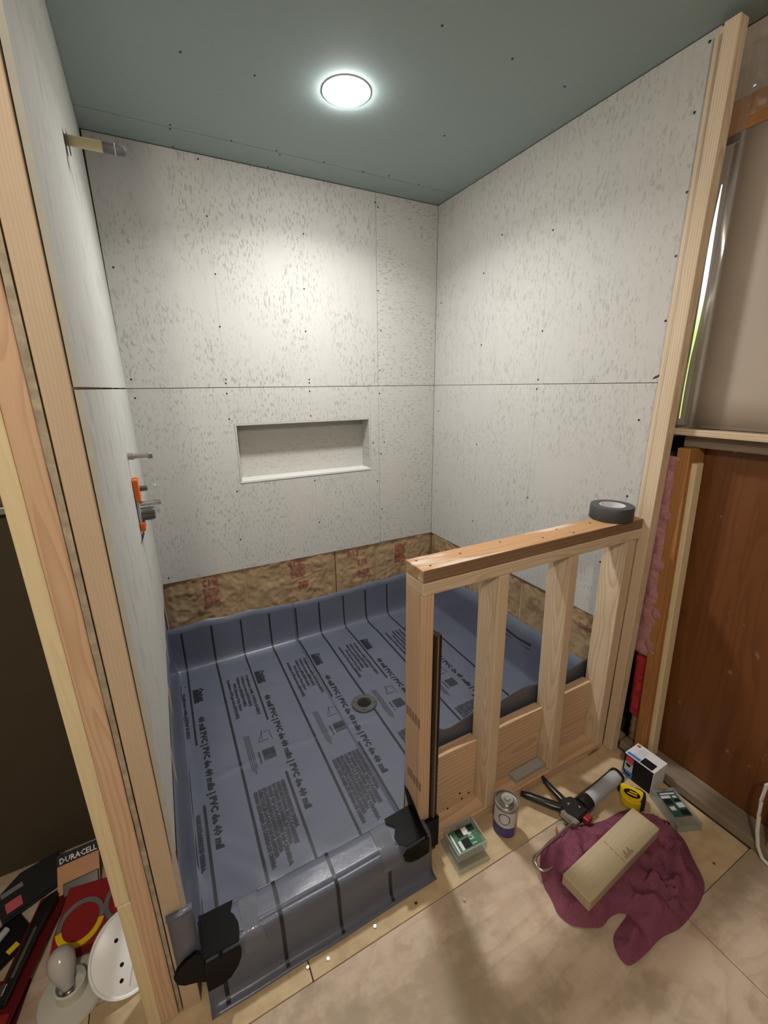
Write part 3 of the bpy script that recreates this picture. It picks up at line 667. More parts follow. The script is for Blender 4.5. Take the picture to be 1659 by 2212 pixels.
for i, x in enumerate(text_x):
    on_curb = x < .55
    strip(x, between(2.3, 1.665, FULLC), .0085)
    if x > -.06: strip(x, between(1.356, .0 if on_curb else .94, FULLC[:-2] if on_curb else FULLP), .0098)
    def mp(X0, Y0): return lambda fx, fy: fl(X0 + fy, Y0 - fx)
    text_on('printed_text', '40 mil PVC | PVC de 40 mils | PVC de 40 mil', mp(x + .021, 1.832), 'print', sheet, .034, off=.05, length=.664)
    rw = []
    V0 = [(x + .012, 2.038), (x + .034, 2.040), (x + .036, 1.936), (x + .012, 1.934)]
    mb = MB(); mb.poly([fl(*p) for p in V0]); lg = mb.build('printed_logo', 'print', sheet)
    text_on('printed_logo', 'Oatey', mp(x + .031, 2.040), 'print', sheet, .044, off=.05, length=.105)
    if i > 0 or True:
        for r, (s_, ln) in enumerate(zip(UP, (.315, .245, .235, .215, .30))):
            X0 = x - .034 - r * .023
            if X0 < -.088: continue
            text_on('printed_fine_text', s_, mp(X0, 2.034 if r != 3 else 1.99), 'print_soft', sheet, .0175, off=.085, length=ln)
        for r, s_ in enumerate(LO):
            X0 = x - .030 - r * .0172
            if X0 < -.088: continue
            ln = (.21, .26, .255, .315, .26, .27, .30)[r]
            text_on('printed_fine_text', s_, mp(X0, 1.327 - .001 * r), 'print_soft', sheet, .0185, off=.085, length=ln)
    for k in range(4):                                              # ruled lines and the small diagram
        X0 = x - .117 + k * .0065
        if X0 < -.088: continue
        mb = MB(); y1 = 1.615 - .002 * k; y0 = 1.42 - .012 * (k % 3)
        mb.rows([[fl(X0 - .0013, y), fl(X0 + .0013, y)] for y in [y1 + (y0 - y1) * q / 12 for q in range(13)]]); mb.build('printed_rule', 'print_soft', sheet)
    if x > -.02:
        for (a, b) in (((-.064, 1.553), (-.04, 1.615)), ((-.04, 1.615), (-.05, 1.56)), ((-.012, 1.605), (-.008, 1.545)), ((-.035, 1.60), (-.02, 1.60)), ((-.064, 1.553), (-.02, 1.553))):
            A, B = Vector((x + a[0], a[1])), Vector((x + b[0], b[1])); d = (B - A).normalized(); q = Vector((-d.y, d.x)) * .0012
            mb = MB(); mb.poly([fl(*(A + q)), fl(*(B + q)), fl(*(B - q)), fl(*(A - q))]); mb.build('printed_diagram', 'print_soft', sheet)
        mb = MB(); mb.rows([[fl(x - .063 + .05 * q / 4, y) for q in range(5)] for y in (1.502, 1.485, 1.466, 1.447)]); mb.build('printed_diagram', 'print_soft', sheet)
        mb = MB(); mb.rows([[fl(x - .080 + .006 * q, y) for q in range(2)] for y in (1.50, 1.47, 1.44)]); mb.build('printed_diagram', 'print_soft', sheet)
    mb = MB(); mb.poly([fl(x - .022, 2.085), fl(x - .014, 2.079), fl(x - .013, 2.083), fl(x - .021, 2.088)]); mb.build('printed_tick', 'print', sheet)
strip(-.0835, between(2.2, .90, FULLC), .003)  # thin dark strip painting the shade of the left fold crease, not print
# print on the right upturn
for k in range(5):
    MB().rows([[(1.5175 - .0006 + .0005 * z / .1, y, z + .004 * math.sin(y * 30)) for z in (.05 + k * .03, .063 + k * .03)] for y in [1.32 + .02 * q for q in range(12)]]).build('printed_fine_text', 'print_soft', sheet)
# dried solvent smears
def curb_patch(x0, x1, name):
    pth = [p for p in PC if p[0] < .888 and p[1] > .10 or .86 <= p[0] <= .885]
    pth = PC[PC.index((.885, .146)):PC.index((.785, .10)) + 1]
    rows = []
    for i, p in enumerate(pth):
        a, b = pth[max(0, i - 1)], pth[min(len(pth) - 1, i + 1)]; d = Vector((0, b[0] - a[0], b[1] - a[1])).normalized(); nrm = Vector((0, d.z, -d.y))
        q = i / (len(pth) - 1)
        rows.append([S(x0 + (x1 - x0) * k / 6 * (1 - .25 * abs(math.sin(q * 3.1)) * (k / 6)), p) + nrm * (.0022 + .0008 * mnoise.noise(Vector((k, i * .8, 0)))) for k in range(7)])
    o = MB().rows(rows).build('solvent_smear', 'smear', sheet, smooth=True); o['label'] = 'shiny dried solvent patch ' + name
curb_patch(.01, .065, 'beside the left corner piece'); curb_patch(.395, .462, 'beside the right corner piece')
dr = thing('floor_drain', 'round grey clamping shower drain with bolts on the liner', 'drain', (.688, 1.545, ZF))
DX, DY = .688, 1.548; dz = ZF + .004
MB().lathe([(.0600, dz), (.0610, dz + .006), (.0575, dz + .0105), (.040, dz + .0115), (.0345, dz + .0105), (.031, dz + .004), (.031, dz - .004)], (DX, DY, 0), n=40).build('clamp_ring', 'drain_grey', dr, True)
MB().lathe([(.0308, dz + .003), (.0001, dz + .0028)], (DX, DY, 0), n=24).build('throat', 'void', dr)
for k in range(8):
    a = k * math.pi / 4 + .3
    MB().lathe([(.0001, dz + .016), (.0035, dz + .0155), (.0052, dz + .013), (.0055, dz + .010)], (DX + .0485 * math.cos(a), DY + .0485 * math.sin(a), 0), n=12).build('bolt', 'steel' if k % 2 == 0 else 'drain_grey', dr, True)

def arc(cx, cy, r, a0, a1, n=10): return [(cx + r * math.cos(math.radians(a0 + (a1 - a0) * i / n)), cy + r * math.sin(math.radians(a0 + (a1 - a0) * i / n))) for i in range(n + 1)]
dl = thing('dam_corner', 'black rubber dam corner at the left end of the curb', 'dam corner', (-.04, .84, .155), group='dam corners on the curb')
MB().prism([(-.082, .786), (-.002, .786), (.002, .80), (.004, .825), (-.004, .85), (-.012, .858), (-.001, .884), (-.081, .886)], 'z', .157, .160, .001).build('top_plate', 'rubber', dl, True)
MB().prism([(-.084, .157), (-.002, .157)] + [(.001, .14), (-.002, .115), (-.012, .09), (-.03, .068), (-.05, .06), (-.083, .062)], 'y', .7765, .7795, .001).build('front_lobe', 'rubber', dl, True)
MB().prism([(-.084, .185), (-.095, .195)] + [(-.118, .187), (-.137, .172), (-.146, .152), (-.142, .128), (-.128, .112), (-.10, .10), (-.084, .082)], 'y', .786, .7945, .001).build('side_lobe', 'rubber', dl, True)
MB().box(-.0845, -.0815, .7775, .885, .10, .165, bev=.001).build('upturn', 'rubber', dl)
d2 = thing('dam_corner', 'black rubber dam corner at the foot of the half wall post', 'dam corner', (.5, .84, .155), group='dam corners on the curb')
MB().prism([(.544, .786), (.470, .784), (.455, .80), (.452, .825), (.470, .850), (.448, .872), (.452, .888), (.544, .892)], 'z', .157, .160, .001).build('top_plate', 'rubber', d2, True)
MB().prism([(.546, .157), (.470, .157), (.456, .14), (.462, .115), (.480, .098), (.505, .092), (.546, .095)], 'y', .7755, .7785, .001).build('front_lobe', 'rubber', d2, True)
MB().prism([(.786, .157), (.892, .157), (.915, .20), (.918, .215), (.90, .212), (.865, .195), (.82, .165)], 'x', .5405, .5445, .001).build('upturn', 'rubber', d2, True)
MB().prism([(.786, .095), (.835, .06), (.835, .157), (.786, .157)], 'x', .541, .545, .001).build('side_lobe', 'rubber', d2, True)

# ================================================================== kraft faced insulation below the boards
def batt(axis, a0, a1, label, seed):
    t = thing('insulation_batt', label, 'insulation', ((a0 + a1) / 2 if axis == 'x' else 1.545, 2.275 if axis == 'x' else (a0 + a1) / 2, .2), group='kraft faced batts below the boards')
    L = abs(a1 - a0)
    def f(u, v):
        s = a0 + (a1 - a0) * u; z = .16 + v * .36
        q_ = max(0, 1 - abs(mnoise.noise(Vector((s * 8 + z * 5, z * 7 - s * 3, seed)))) * 3.0); q2 = max(0, 1 - abs(mnoise.noise(Vector((s * 10 - z * 9, z * 12 + s * 7, seed + 5)))) * 4)
        b = .0042 * q_ + .0024 * q2 - .003 + .005 * mnoise.noise(Vector((s * 9 + seed, z * 9, seed))) + .006 * abs(mnoise.noise(Vector((s * 22, z * 17 + seed, 2)))) + .002 * mnoise.noise(Vector((s * 55, z * 50, seed)))
        e = min(1, min(u, 1 - u) * L / .03); d = .0005 + min(.0115, max(0, .005 + b)) * e
        return Vector((s, 2.2645 - d, z)) if axis == 'x' else Vector((1.5405 - d, s, z))
    face = MB().grid(f, int(L * 170), 60).build('kraft_facing', 'kraft', t, smooth=True)
    def on(s, z, d=.002):
        p = f((s - a0) / (a1 - a0), (z - .16) / .36); return p + (Vector((0, -d, 0)) if axis == 'x' else Vector((-d, 0, 0)))
    return face, on
def ktext(t, on, body, s0, z0, size, flip=False, lab='printed_text'):
    k = -1 if flip else 1
    text_on(lab, body, lambda fx, fy: on(s0 + k * fx, z0 + k * fy), 'red_ink', t, size, off=.03)
def krows(t, on, s0, s1, z0, n, dz=.014, h=.008):
    for r in range(n):
        segs = []; s = s0
        while s < s1 - .008:
            e = min(s1, s + random.uniform(.012, .03)); segs.append((s, e)); s = e + .004
        mb = MB()
        for a, b in segs: mb.rows([[on(a, z0 - r * dz), on((a + b) / 2, z0 - r * dz), on(b, z0 - r * dz)], [on(a, z0 - r * dz - h), on((a + b) / 2, z0 - r * dz - h), on(b, z0 - r * dz - h)]])
        mb.build('printed_rows', 'red_ink', t)
t, on = batt('x', -.092, .308, 'kraft faced insulation batt at the left end of the back wall', 1.0)
ktext(t, on, 'R13', .17, .478, .052, True); krows(t, on, .09, .17, .425, 7)
t, on = batt('x', .312, .838, 'kraft faced insulation batt below the niche', 4.0)
krows(t, on, .56, .65, .46, 6); krows(t, on, .60, .66, .35, 4, .012, .010); ktext(t, on, 'R13', .63, .495, .05, True)
t, on = batt('x', .842, 1.118, 'kraft faced insulation batt with upright and inverted R13 print', 7.0)
ktext(t, on, 'R13', .915, .445, .052); ktext(t, on, 'R13', 1.055, .41, .046, True); krows(t, on, .985, 1.07, .345, 4)
t, on = batt('x', 1.122, 1.537, 'kraft faced insulation batt at the right end of the back wall', 11.0)
krows(t, on, 1.25, 1.33, .46, 8, .016, .012)
t, on = batt('y', 2.2625, 1.84, 'kraft faced insulation batt on the right wall nearest the corner', 15.0)
krows(t, on, 2.0, 2.08, .44, 7)
t, on = batt('y', 1.83, 1.44, 'kraft faced insulation batt seen between the half wall studs', 19.0)
krows(t, on, 1.52, 1.60, .48, 13, .017, .012)
t, on = batt('y', 1.43, .93, 'kraft faced insulation batt nearest the right post', 23.0)
krows(t, on, 1.0, 1.08, .44, 2)

# ================================================================== shower rough-in on the left wall
pa = thing('shower_arm_stub', 'cream pipe stub with grey taped end high on left wall', 'pipe', (-.094, 1.43, 2.018))
MB().lathe([(.0001, -.13), (.0115, -.13), (.0115, -.022)], (0, 1.43, 2.02), 'x', n=20).build('pipe', 'pvc_cream', pa, True)
MB().lathe([(.0122, -.024), (.0126, .010), (.0118, .022), (.0085, .026), (.0001, .026)], (0, 1.43, 2.02), 'x', n=20).build('taped_end', 'grey_wrap', pa, True)
MB().lathe([(.0124, .001), (.0132, .002), (.0124, .004)], (0, 1.43, 2.02), 'x', n=20).build('tie', 'paper_label', pa, True)
so = thing('spout_stub', 'short grey pipe stub with flared end on the left wall', 'pipe', (-.092, 1.53, 1.249))
MB().lathe([(.0001, -.10), (.0105, -.10), (.0105, -.080), (.0078, -.078), (.0075, -.045), (.0112, -.040), (.0098, -.028), (.0001, -.027)], (0, 1.53, 1.249), 'x', n=18).build('pipe', 'steel_dull', so, True)
vv = thing('shower_valve', 'orange mixer valve body with clear guard and black cap', 'valve', (-.092, 1.53, 1.10))
MB().box(-.096, -.079, 1.50, 1.56, 1.108, 1.180, bev=.004).build('upper_bracket', 'orange', vv)
MB().box(-.096, -.080, 1.50, 1.56, 1.010, 1.040, bev=.005).build('lower_bracket', 'orange', vv)
MB().box(-.095, -.086, 1.508, 1.552, 1.038, 1.110, bev=.002).build('valve_plate', 'paper_label', vv)
MB().lathe([(.0001, -.09), (.0085, -.09), (.0085, -.058), (.0001, -.057)], (0, 1.53, 1.145), 'x', n=18).build('stop_screw', 'black_plastic', vv, True)
MB().lathe([(.0105, -.09), (.0105, -.045), (.009, -.034), (.005, -.028), (.0001, -.027)], (0, 1.53, 1.147), 'x', n=20).build('screw_cover', 'clear', vv, True)
MB().lathe([(.0001, -.088), (.0215, -.088), (.022, -.058), (.019, -.048), (.0001, -.047)], (0, 1.53, 1.062), 'x', n=26).build('cartridge_cap', 'black_plastic', vv, True)
MB().lathe([(.0001, -.088), (.0082, -.088), (.0075, -.06), (.009, -.030), (.0082, -.026), (.0001, -.026)], (0, 1.53, 1.096), 'x', n=18).build('stem', 'steel', vv, True)
MB().lathe([(.030, -.088), (.029, -.05), (.024, -.030), (.012, -.024), (.0001, -.023)], (0, 1.53, 1.068), 'x', n=26).build('clear_guard', 'clear', vv, True)

# ================================================================== things on the half wall and floor
tr = thing('tape_roll', 'roll of charcoal cloth tape lying on the half wall cap', 'tape', (1.36, .893, .9985))
z0 = .9988
MB().lathe([(.0415, z0), (.0685, z0), (.070, z0 + .002), (.070, z0 + .046), (.0685, z0 + .048), (.0415, z0 + .048)], (1.36, .893, 0), n=56).build('tape', 'grey_tape', tr, True)
MB().lathe([(.0413, z0), (.0413, z0 + .0475), (.0385, z0 + .0475), (.0385, z0), (.0413, z0)], (1.36, .893, 0), n=48).build('core', 'white_card', tr, True)
MB().tube([(1.425, .868, z0 + .022), (1.440, .872, z0 + .018), (1.452, .876, z0 + .010)], (.0015, .001), 6).build('loose_end', 'black_plastic', tr)

gb = tag(MB().box(0, .148, 0, .036, 0, .019, bev=.002).build('foam_block', 'grey_block', None), 'small grey block lying on the bottom plate of the half wall', 'block')
gb.rotation_euler = (0, 0, math.radians(1)); gb.location = (1.0515, .8725, .0555)

cn = thing('solvent_can', 'small metal can with pale and purple label by the half wall', 'can', (.853, .775, .0045))
cx, cy, zb = .853, .775, .0045
MB().lathe([(.0001, zb), (.036, zb), (.0385, zb + .003), (.0385, zb + .112), (.0395, zb + .114), (.0405, zb + .118), (.0395, zb + .1215), (.0375, zb + .1215), (.0362, zb + .114), (.024, zb + .1135)], (cx, cy, 0), n=48).build('body', 'steel_dull', cn, True)
MB().lathe([(.024, zb + .1135), (.0245, zb + .116), (.0215, zb + .117), (.0212, zb + .128), (.0195, zb + .130), (.009, zb + .1295), (.008, zb + .132), (.0001, zb + .132)], (cx, cy, 0), n=36).build('screw_cap', 'steel', cn, True)
MB().lathe([(.03885, zb + .045), (.03885, zb + .109)], (cx, cy, 0), n=24, a0=math.radians(150), a1=math.radians(275)).build('label', 'paper_label', cn, True); clab = bpy.data.objects[cn.children[-1].name] if False else [o for o in cn.children if o.name.startswith('label')][0]
MB().lathe([(.0389, zb + .004), (.0389, zb + .045)], (cx, cy, 0), n=24, a0=math.radians(150), a1=math.radians(275)).build('purple_band', 'purple', cn, True)
def oncan(a, z, r=.0392): return (cx + r * math.cos(math.radians(a)), cy + r * math.sin(math.radians(a)), z)
mb = MB()
mb.rows([[oncan(218 + (24 + d) * math.cos(2 * math.pi * k / 36), zb + .080 + (.020 + d * .0007) * math.sin(2 * math.pi * k / 36)) for k in range(37)] for d in (0, 4)])
mb.build('oval_emblem', 'black_card', clab)
for k in range(4):
    mb = MB(); mb.rows([[oncan(a, z) for a in range(225, 225 + 30 + 8 * (k % 2), 5)] for z in (zb + .050 + k * .006, zb + .052 + k * .006)]); mb.build('label_print', 'grey_print2', clab)

sb = thing('screw_box', 'clear plastic screw box with green label on its tray lid', 'box', (.69, .775, .0045), math.radians(-4))
def loc_box(mb, x0, x1, y0, y1, z0, z1, t=.0015):
    mb.box(x0, x1, y0, y1, z0, z0 + t); mb.box(x0, x0 + t, y0, y1, z0, z1); mb.box(x1 - t, x1, y0, y1, z0, z1); mb.box(x0, x1, y0, y0 + t, z0, z1); mb.box(x0, x1, y1 - t, y1, z0, z1); return mb
loc_box(MB(), -.062, .050, -.052, .056, 0, .016).build('tray_lid', 'clear', sb, world=False)
loc_box(MB(), -.052, .056, -.030, .060, .018, .052).build('tub', 'frost', sb, world=False)
mb = MB(); mb.box(-.0535, .0575, -.0315, -.0285, .0505, .0535); mb.box(-.0535, .0575, .0585, .0615, .0505, .0535); mb.box(-.0535, -.0505, -.0285, .0585, .0505, .0535); mb.box(.0545, .0575, -.0285, .0585, .0505, .0535)
mb.build('rim', 'frost', sb, world=False)
lb = MB().box(-.046, .050, -.024, .048, .036, .038).build('green_label', 'green_card', sb, world=False)
for r in ((-.040, -.034, -.020, .040), (-.026, -.016, -.018, .012)): MB().box(r[0], r[1], r[2], r[3], .0382, .0388).build('white_print', 'white_card', lb, world=False)
for r in ((-.014, .012, -.016, .012), (-.018, .004, .020, .046), (.026, .048, .026, .046)): MB().box(r[0], r[1], r[2], r[3], .0382, .0390, bev=.0003).build('screw_picture', 'black_card', lb, world=False)
MB().box(.004, .022, .022, .045, .0382, .0388).build('white_print', 'white_card', lb, world=False)
V, F = text_mesh('1 5/8"'); mb = MB(); vs_ = [mb.bm.verts.new((.020 + y * .022, -.016 + x * .020, .0392)) for x, y in [(v[0], -v[1] + .5) for v in V]]
for f in F: mb.bm.faces.new([vs_[i] for i in f])
mb.build('size_print', 'white_card', lb, world=False)

cg = thing('caulking_gun', 'black caulking gun with silver tube and hooked pull rod', 'caulking gun', (1.085, .686, .0045), math.radians(5))
B_ = dict(parent=cg, world=False)
MB().lathe([(.0001, .055), (.0242, .055), (.0250, .062), (.0250, .245), (.0235, .252), (.0001, .253)], (0, .0, .029), 'x', n=36).build('sealant_tube', 'sealant_tube', smooth=True, **B_)
MB().lathe([(.0275, .045), (.0275, .262), (.0262, .262), (.0262, .045)], (0, 0, .029), 'x', n=22, a0=math.radians(-120), a1=math.radians(48)).build('cradle', 'black_plastic', smooth=True, **B_)
MB().lathe([(.0001, .035), (.0285, .035), (.0295, .040), (.0295, .072), (.0280, .076), (.0262, .076)], (0, 0, .030), 'x', n=32).build('rear_cup', 'black_plastic', smooth=True, **B_)
MB().lathe([(.0265, .252), (.0285, .253), (.0285, .264), (.0265, .265), (.019, .265)], (0, 0, .029), 'x', n=32).build('front_ring', 'black_plastic', smooth=True, **B_)
MB().lathe([(.0001, .252), (.0105, .253), (.0085, .268), (.0045, .305), (.0001, .306)], (0, 0, .029), 'x', n=18).build('nozzle', 'frost', smooth=True, **B_); nz = [o for o in cg.children if o.name.startswith('nozzle')][0]
MB().lathe([(.0001, .300), (.005, .300), (.0046, .311), (.0001, .312)], (0, 0, .029), 'x', n=12).build('nozzle_tip', 'black_plastic', parent=nz, world=False, smooth=True)
MB().prism([(-.028, -.030), (.036, -.030), (.040, .018), (.030, .038), (-.006, .050), (-.034, .034), (-.040, .004)], 'z', .012, .046, .004).build('body', 'black_plastic', smooth=True, **B_)
MB().tube([(-.020, .030, .030), (-.038, .052, .031), (-.058, .086, .030), (-.080, .126, .028), (-.096, .150, .027)], [(.015, .013), (.0165, .013), (.0155, .012), (.0145, .011), (.009, .008)], 12).build('handle', 'black_plastic', smooth=True, **B_)
MB().tube([(.004, .040, .030), (.006, .066, .033), (.008, .098, .034), (.014, .128, .034), (.022, .150, .034)], [(.014, .010), (.013, .009), (.0115, .008), (.0095, .007), (.006, .005)], 12).build('trigger', 'black_plastic', smooth=True, **B_)
for p in ((-.004, .022, .047), (.018, -.006, .047)): MB().lathe([(.0001, .0022), (.0045, .0015), (.005, 0)], p, n=14).build('rivet', 'steel', smooth=True, **B_)
MB().prism([(-.046, -.034), (-.026, -.036), (-.022, .020), (-.046, .022)], 'z', .020, .044, .002).build('rear_plate', 'steel_dull', **B_)
MB().box(.0, .030, -.050, -.028, .020, .040, bev=.004).build('release_lever', 'red_card', **B_)
hk = [(-.03, -.020, .034), (-.10, -.022, .036), (-.20, -.024, .038), (-.236, -.026, .038), (-.250, -.034, .037), (-.256, -.048, .036), (-.250, -.062, .035), (-.236, -.070, .034), (-.216, -.072, .033)]
MB().tube(hk, .0038, 10).build('pull_rod', 'steel', smooth=True, **B_)

bx = thing('carton', 'small white and black carton standing by the sole plate', 'box', (1.447, .672, .0035), math.radians(2))
B_ = dict(parent=bx, world=False)
cbody = MB().box(-.042, .042, -.054, .054, 0, .100, bev=.001).build('carton_body', 'white_card', **B_); B_ = dict(parent=cbody, world=False)
MB().box(-.0426, -.042, -.052, .0535, .001, .096).build('black_panel', 'black_card', **B_)
MB().box(-.0431, -.0426, .018, .046, .066, .094).build('red_panel', 'sign_red', **B_)
MB().box(-.0435, -.0431, .022, .042, .072, .084).build('red_panel_print', 'pinkred', **B_)
MB().box(-.0431, -.0426, .018, .048, .030, .066).build('white_panel', 'grey_print2', **B_)
MB().prism([(.024, .060), (.044, .062), (.042, .050), (.030, .048)], 'x', -.0436, -.0431).build('product_picture', 'black_card', **B_)
MB().box(-.0431, -.0426, .016, .048, .003, .030).build('blue_panel', 'blue_card', **B_)
MB().box(-.0436, -.0431, .022, .044, .012, .018).build('blue_panel_print', 'black_card', **B_)
MB().prism([(-.040, .002), (-.040, .048), (-.028, .048), (-.026, .002)], 'z', .1000, .1006).build('blue_stripe', 'blue_card', **B_)
MB().box(-.040, -.004, -.044, .0, .1000, .1007).build('black_square', 'black_card', **B_)
MB().box(.022, .034, .036, .048, .1000, .1006, bev=.0002).build('red_emblem', 'pinkred', **B_)
for k in range(6): MB().box(-.022 + .009 * k, -.018 + .009 * k, .004, .034 - .003 * (k % 3), .1000, .1004).build('top_print', 'grey_print2', **B_)
MB().box(-.042, .042, -.0555, -.054, .088, .1005, bev=.0004).build('tuck_flap', 'white_card', **B_)

tm = thing('tape_measure', 'yellow and black tape measure lying beside the caulking tube', 'tape measure', (1.319, .631, .0035), math.radians(118))
B_ = dict(parent=tm, world=False)
sh = arc(0, .004, .036, 20, 160) + [(-.038, -.010), (-.036, -.026), (-.026, -.033), (.034, -.033), (.040, -.024), (.038, -.006)]
MB().prism(sh, 'z', .003, .042, .006).build('case', 'yellow', smooth=True, **B_)
MB().prism([(-.041, .018), (-.042, -.012), (-.038, -.031), (-.024, -.037), (-.005, -.036), (-.012, -.022), (-.022, -.006), (-.026, .014), (-.030, .030)], 'z', .001, .040, .003).build('grip', 'black_plastic', smooth=True, **B_)
MB().prism([(.026 * math.cos(a * math.pi / 16) + .002, .0165 * math.sin(a * math.pi / 16) + .004) for a in range(32)], 'z', .0415, .0432, .0005).build('oval_badge', 'black_card', **B_)
bdg = [o for o in tm.children if o.name.startswith('oval_badge')][0]
for k in range(2): MB().box(-.014, .016 - .006 * k, .006 - .011 * k, .012 - .011 * k, .0432, .0437).build('badge_print', 'yellow', parent=bdg, world=False)
MB().box(.036, .046, -.034, -.018, .004, .022, bev=.002).build('tape_mouth', 'black_plastic', **B_)

cp = thing('screw_pack', 'clear plastic tub with dark green label against the sole plate', 'box', (1.418, .535, .0035), math.radians(-23))
B_ = dict(parent=cp, world=False)
loc_box(MB(), -.048, .042, -.068, .066, 0, .030).build('tub', 'clear', **B_)
MB().box(-.049, .043, -.069, .067, .030, .032, bev=.001).build('lid', 'clear', **B_)
MB().box(-.036, .028, -.040, .052, .0322, .0330).build('green_label', 'darkgreen_card', **B_); B_ = dict(parent=[o for o in cp.children if o.name.startswith('green_label')][0], world=False)
for r in ((-.030, .024, .040, .046), (-.034, .000, .026, .036), (.002, .026, -.010, .008), (-.030, -.012, -.018, -.004), (.008, .022, .026, .034)): MB().box(*r, .0330, .0335).build('white_print', 'grey_print2', **B_)
for r in ((-.034, -.006, .004, .024), (.004, .024, .012, .022), (-.004, .024, -.036, -.018)): MB().box(*r, .0330, .0336).build('screw_picture', 'black_card', **B_)

# maroon towel
outl = [(.916, .666), (.99, .674), (1.058, .668), (1.163, .634), (1.281, .617), (1.34, .536), (1.349, .475), (1.31, .42), (1.265, .365), (1.21, .345), (1.148, .337), (1.08, .335), (1.015, .346), (.95, .345), (.885, .350), (.878, .375), (.901, .407), (.945, .417), (.982, .423), (.965, .436), (.934, .441), (.895, .438), (.859, .455), (.825, .48), (.813, .515), (.825, .55), (.835, .589), (.87, .635)]
def smooth_loop(P_, n):
    out = []; m = len(P_)
    for i in range(n):
        t = i * m / n; k = int(t); f = t - k; p0, p1, p2, p3 = (Vector(P_[(k + j - 1) % m]) for j in range(4))
        out.append(.5 * ((2 * p1) + (p2 - p0) * f + (2 * p0 - 5 * p1 + 4 * p2 - p3) * f * f + (3 * p1 - p0 - 3 * p2 + p3) * f ** 3))
    return out
lp = smooth_loop(outl, 150)
def foldz(x, y, e):
    under = max(0, 1 - abs((y - .512 - (x - 1.06) * .086) / .075) ** 4) * (1 if .84 < x < 1.27 else 0)
    n = .5 + .5 * mnoise.noise(Vector((x * 7 + .4 * mnoise.noise(Vector((x * 5, y * 5, 1))) * 4, y * 9, .3)))
    rdg = 1 - abs(mnoise.noise(Vector((x * 10 + y * 6 + 1.5 * mnoise.noise(Vector((x * 6, y * 6, 9))), y * 6 - x * 3, 2.2)))) * 2.6
    wp = mnoise.noise(Vector((x * 5, y * 5, 11)))
    f2 = .5 + .5 * math.sin(96 * (x * .62 - y * .78) + 7 * wp); f3 = .5 + .5 * math.sin(125 * (x * .9 + y * .3) + 8 * wp)
    h = .004 + e * (.004 + .016 * n + .030 * max(0, rdg) ** 2 + .020 * f2 * (.4 + n) + .009 * f3)
    return min(h, .033) if under > .15 else h
def inside(x, y):
    c = False
    for i in range(len(lp)):
        p, q = lp[i], lp[i - 1]
        if (p.y > y) != (q.y > y) and x < (q.x - p.x) * (y - p.y) / (q.y - p.y) + p.x: c = not c
    return c
def edge(x, y):
    best = (9, None); P_ = Vector((x, y))
    for i in range(len(lp)):
        p, q = lp[i - 1], lp[i]; d = q - p; t = max(0, min(1, (P_ - p).dot(d) / d.length_squared)); e = p + d * t; L = (e - P_).length
        if L < best[0]: best = (L, e)
    return best
tw = MB(); G = .0078; nx, ny = int(.56 / G) + 1, int(.36 / G) + 1; X0, Y0 = .805, .328
cells = [(i, j) for i in range(nx) for j in range(ny) if inside(X0 + (i + .5) * G, Y0 + (j + .5) * G)]
use = {}
for i, j in cells:
    for a in (0, 1):
        for b in (0, 1): use[i + a, j + b] = use.get((i + a, j + b), 0) + 1
vm = {}
for (i, j), n in use.items():
    x, y = X0 + i * G, Y0 + j * G; L, e = edge(x, y)
    if n < 4: vm[i, j] = tw.bm.verts.new((e.x, e.y, .0045))
    else: vm[i, j] = tw.bm.verts.new((x, y, foldz(x, y, min(1, L / .035))))
for i, j in cells: tw.bm.faces.new((vm[i, j], vm[i + 1, j], vm[i + 1, j + 1], vm[i, j + 1]))
bmesh.ops.smooth_vert(tw.bm, verts=[v for k, v in vm.items() if use[k] == 4], factor=.2, use_axis_x=True, use_axis_y=True, use_axis_z=True)
tag(tw.build('towel', 'towel', None, smooth=True), 'crumpled maroon towel on the plywood floor', 'towel')
chp = tag(MB().tube([(.985, .672, .006), (.998, .684, .007), (1.012, .694, .006)], [(.001, .001), (.0045, .002), (.001, .001)], 6).build('wood_chip', 'old_x', None), 'small reddish wood chip on the floor by the solvent can', 'wood chip')
lm = thing('lumber_offcut', 'short offcut of two by four lying on the maroon towel', 'lumber', (1.058, .5265, .0365), math.radians(4.9))
MB().box(-.189, .189, -.0435, .0435, 0, .038, bev=.003).build('board', 'offcut_x', lm, world=False)
for k, (x, y) in enumerate(((-.005, -.030), (-.004, -.012), (-.002, .006), (.000, .024))): MB().box(x - .0012, x + .0012, y - .007, y + .007, .0379, .0384).build('stamp_mark', 'stamp_ink', lm, world=False)
for k in range(7): MB().box(.008 + .006 * k, .012 + .006 * k, -.036, -.028 + .006 * (k % 3), .0379, .0384).build('stamp_mark', 'stamp_ink', lm, world=False)
cpts = [(1.50, .20, .33), (1.50, .335, .30), (1.50, .357, .262), (1.499, .357, .20), (1.498, .352, .147), (1.497, .345, .09), (1.495, .333, .04), (1.493, .315, .012), (1.49, .29, .007), (1.48, .22, .007), (1.46, .10, .007), (1.40, -.1, .007)]
cp3 = [Vector(p) for p in cpts]
tag(MB().tube(cp3, .0055, 10).build('white_cable', 'cable', None, smooth=True), 'white cable hanging down to the floor at right edge', 'cable')

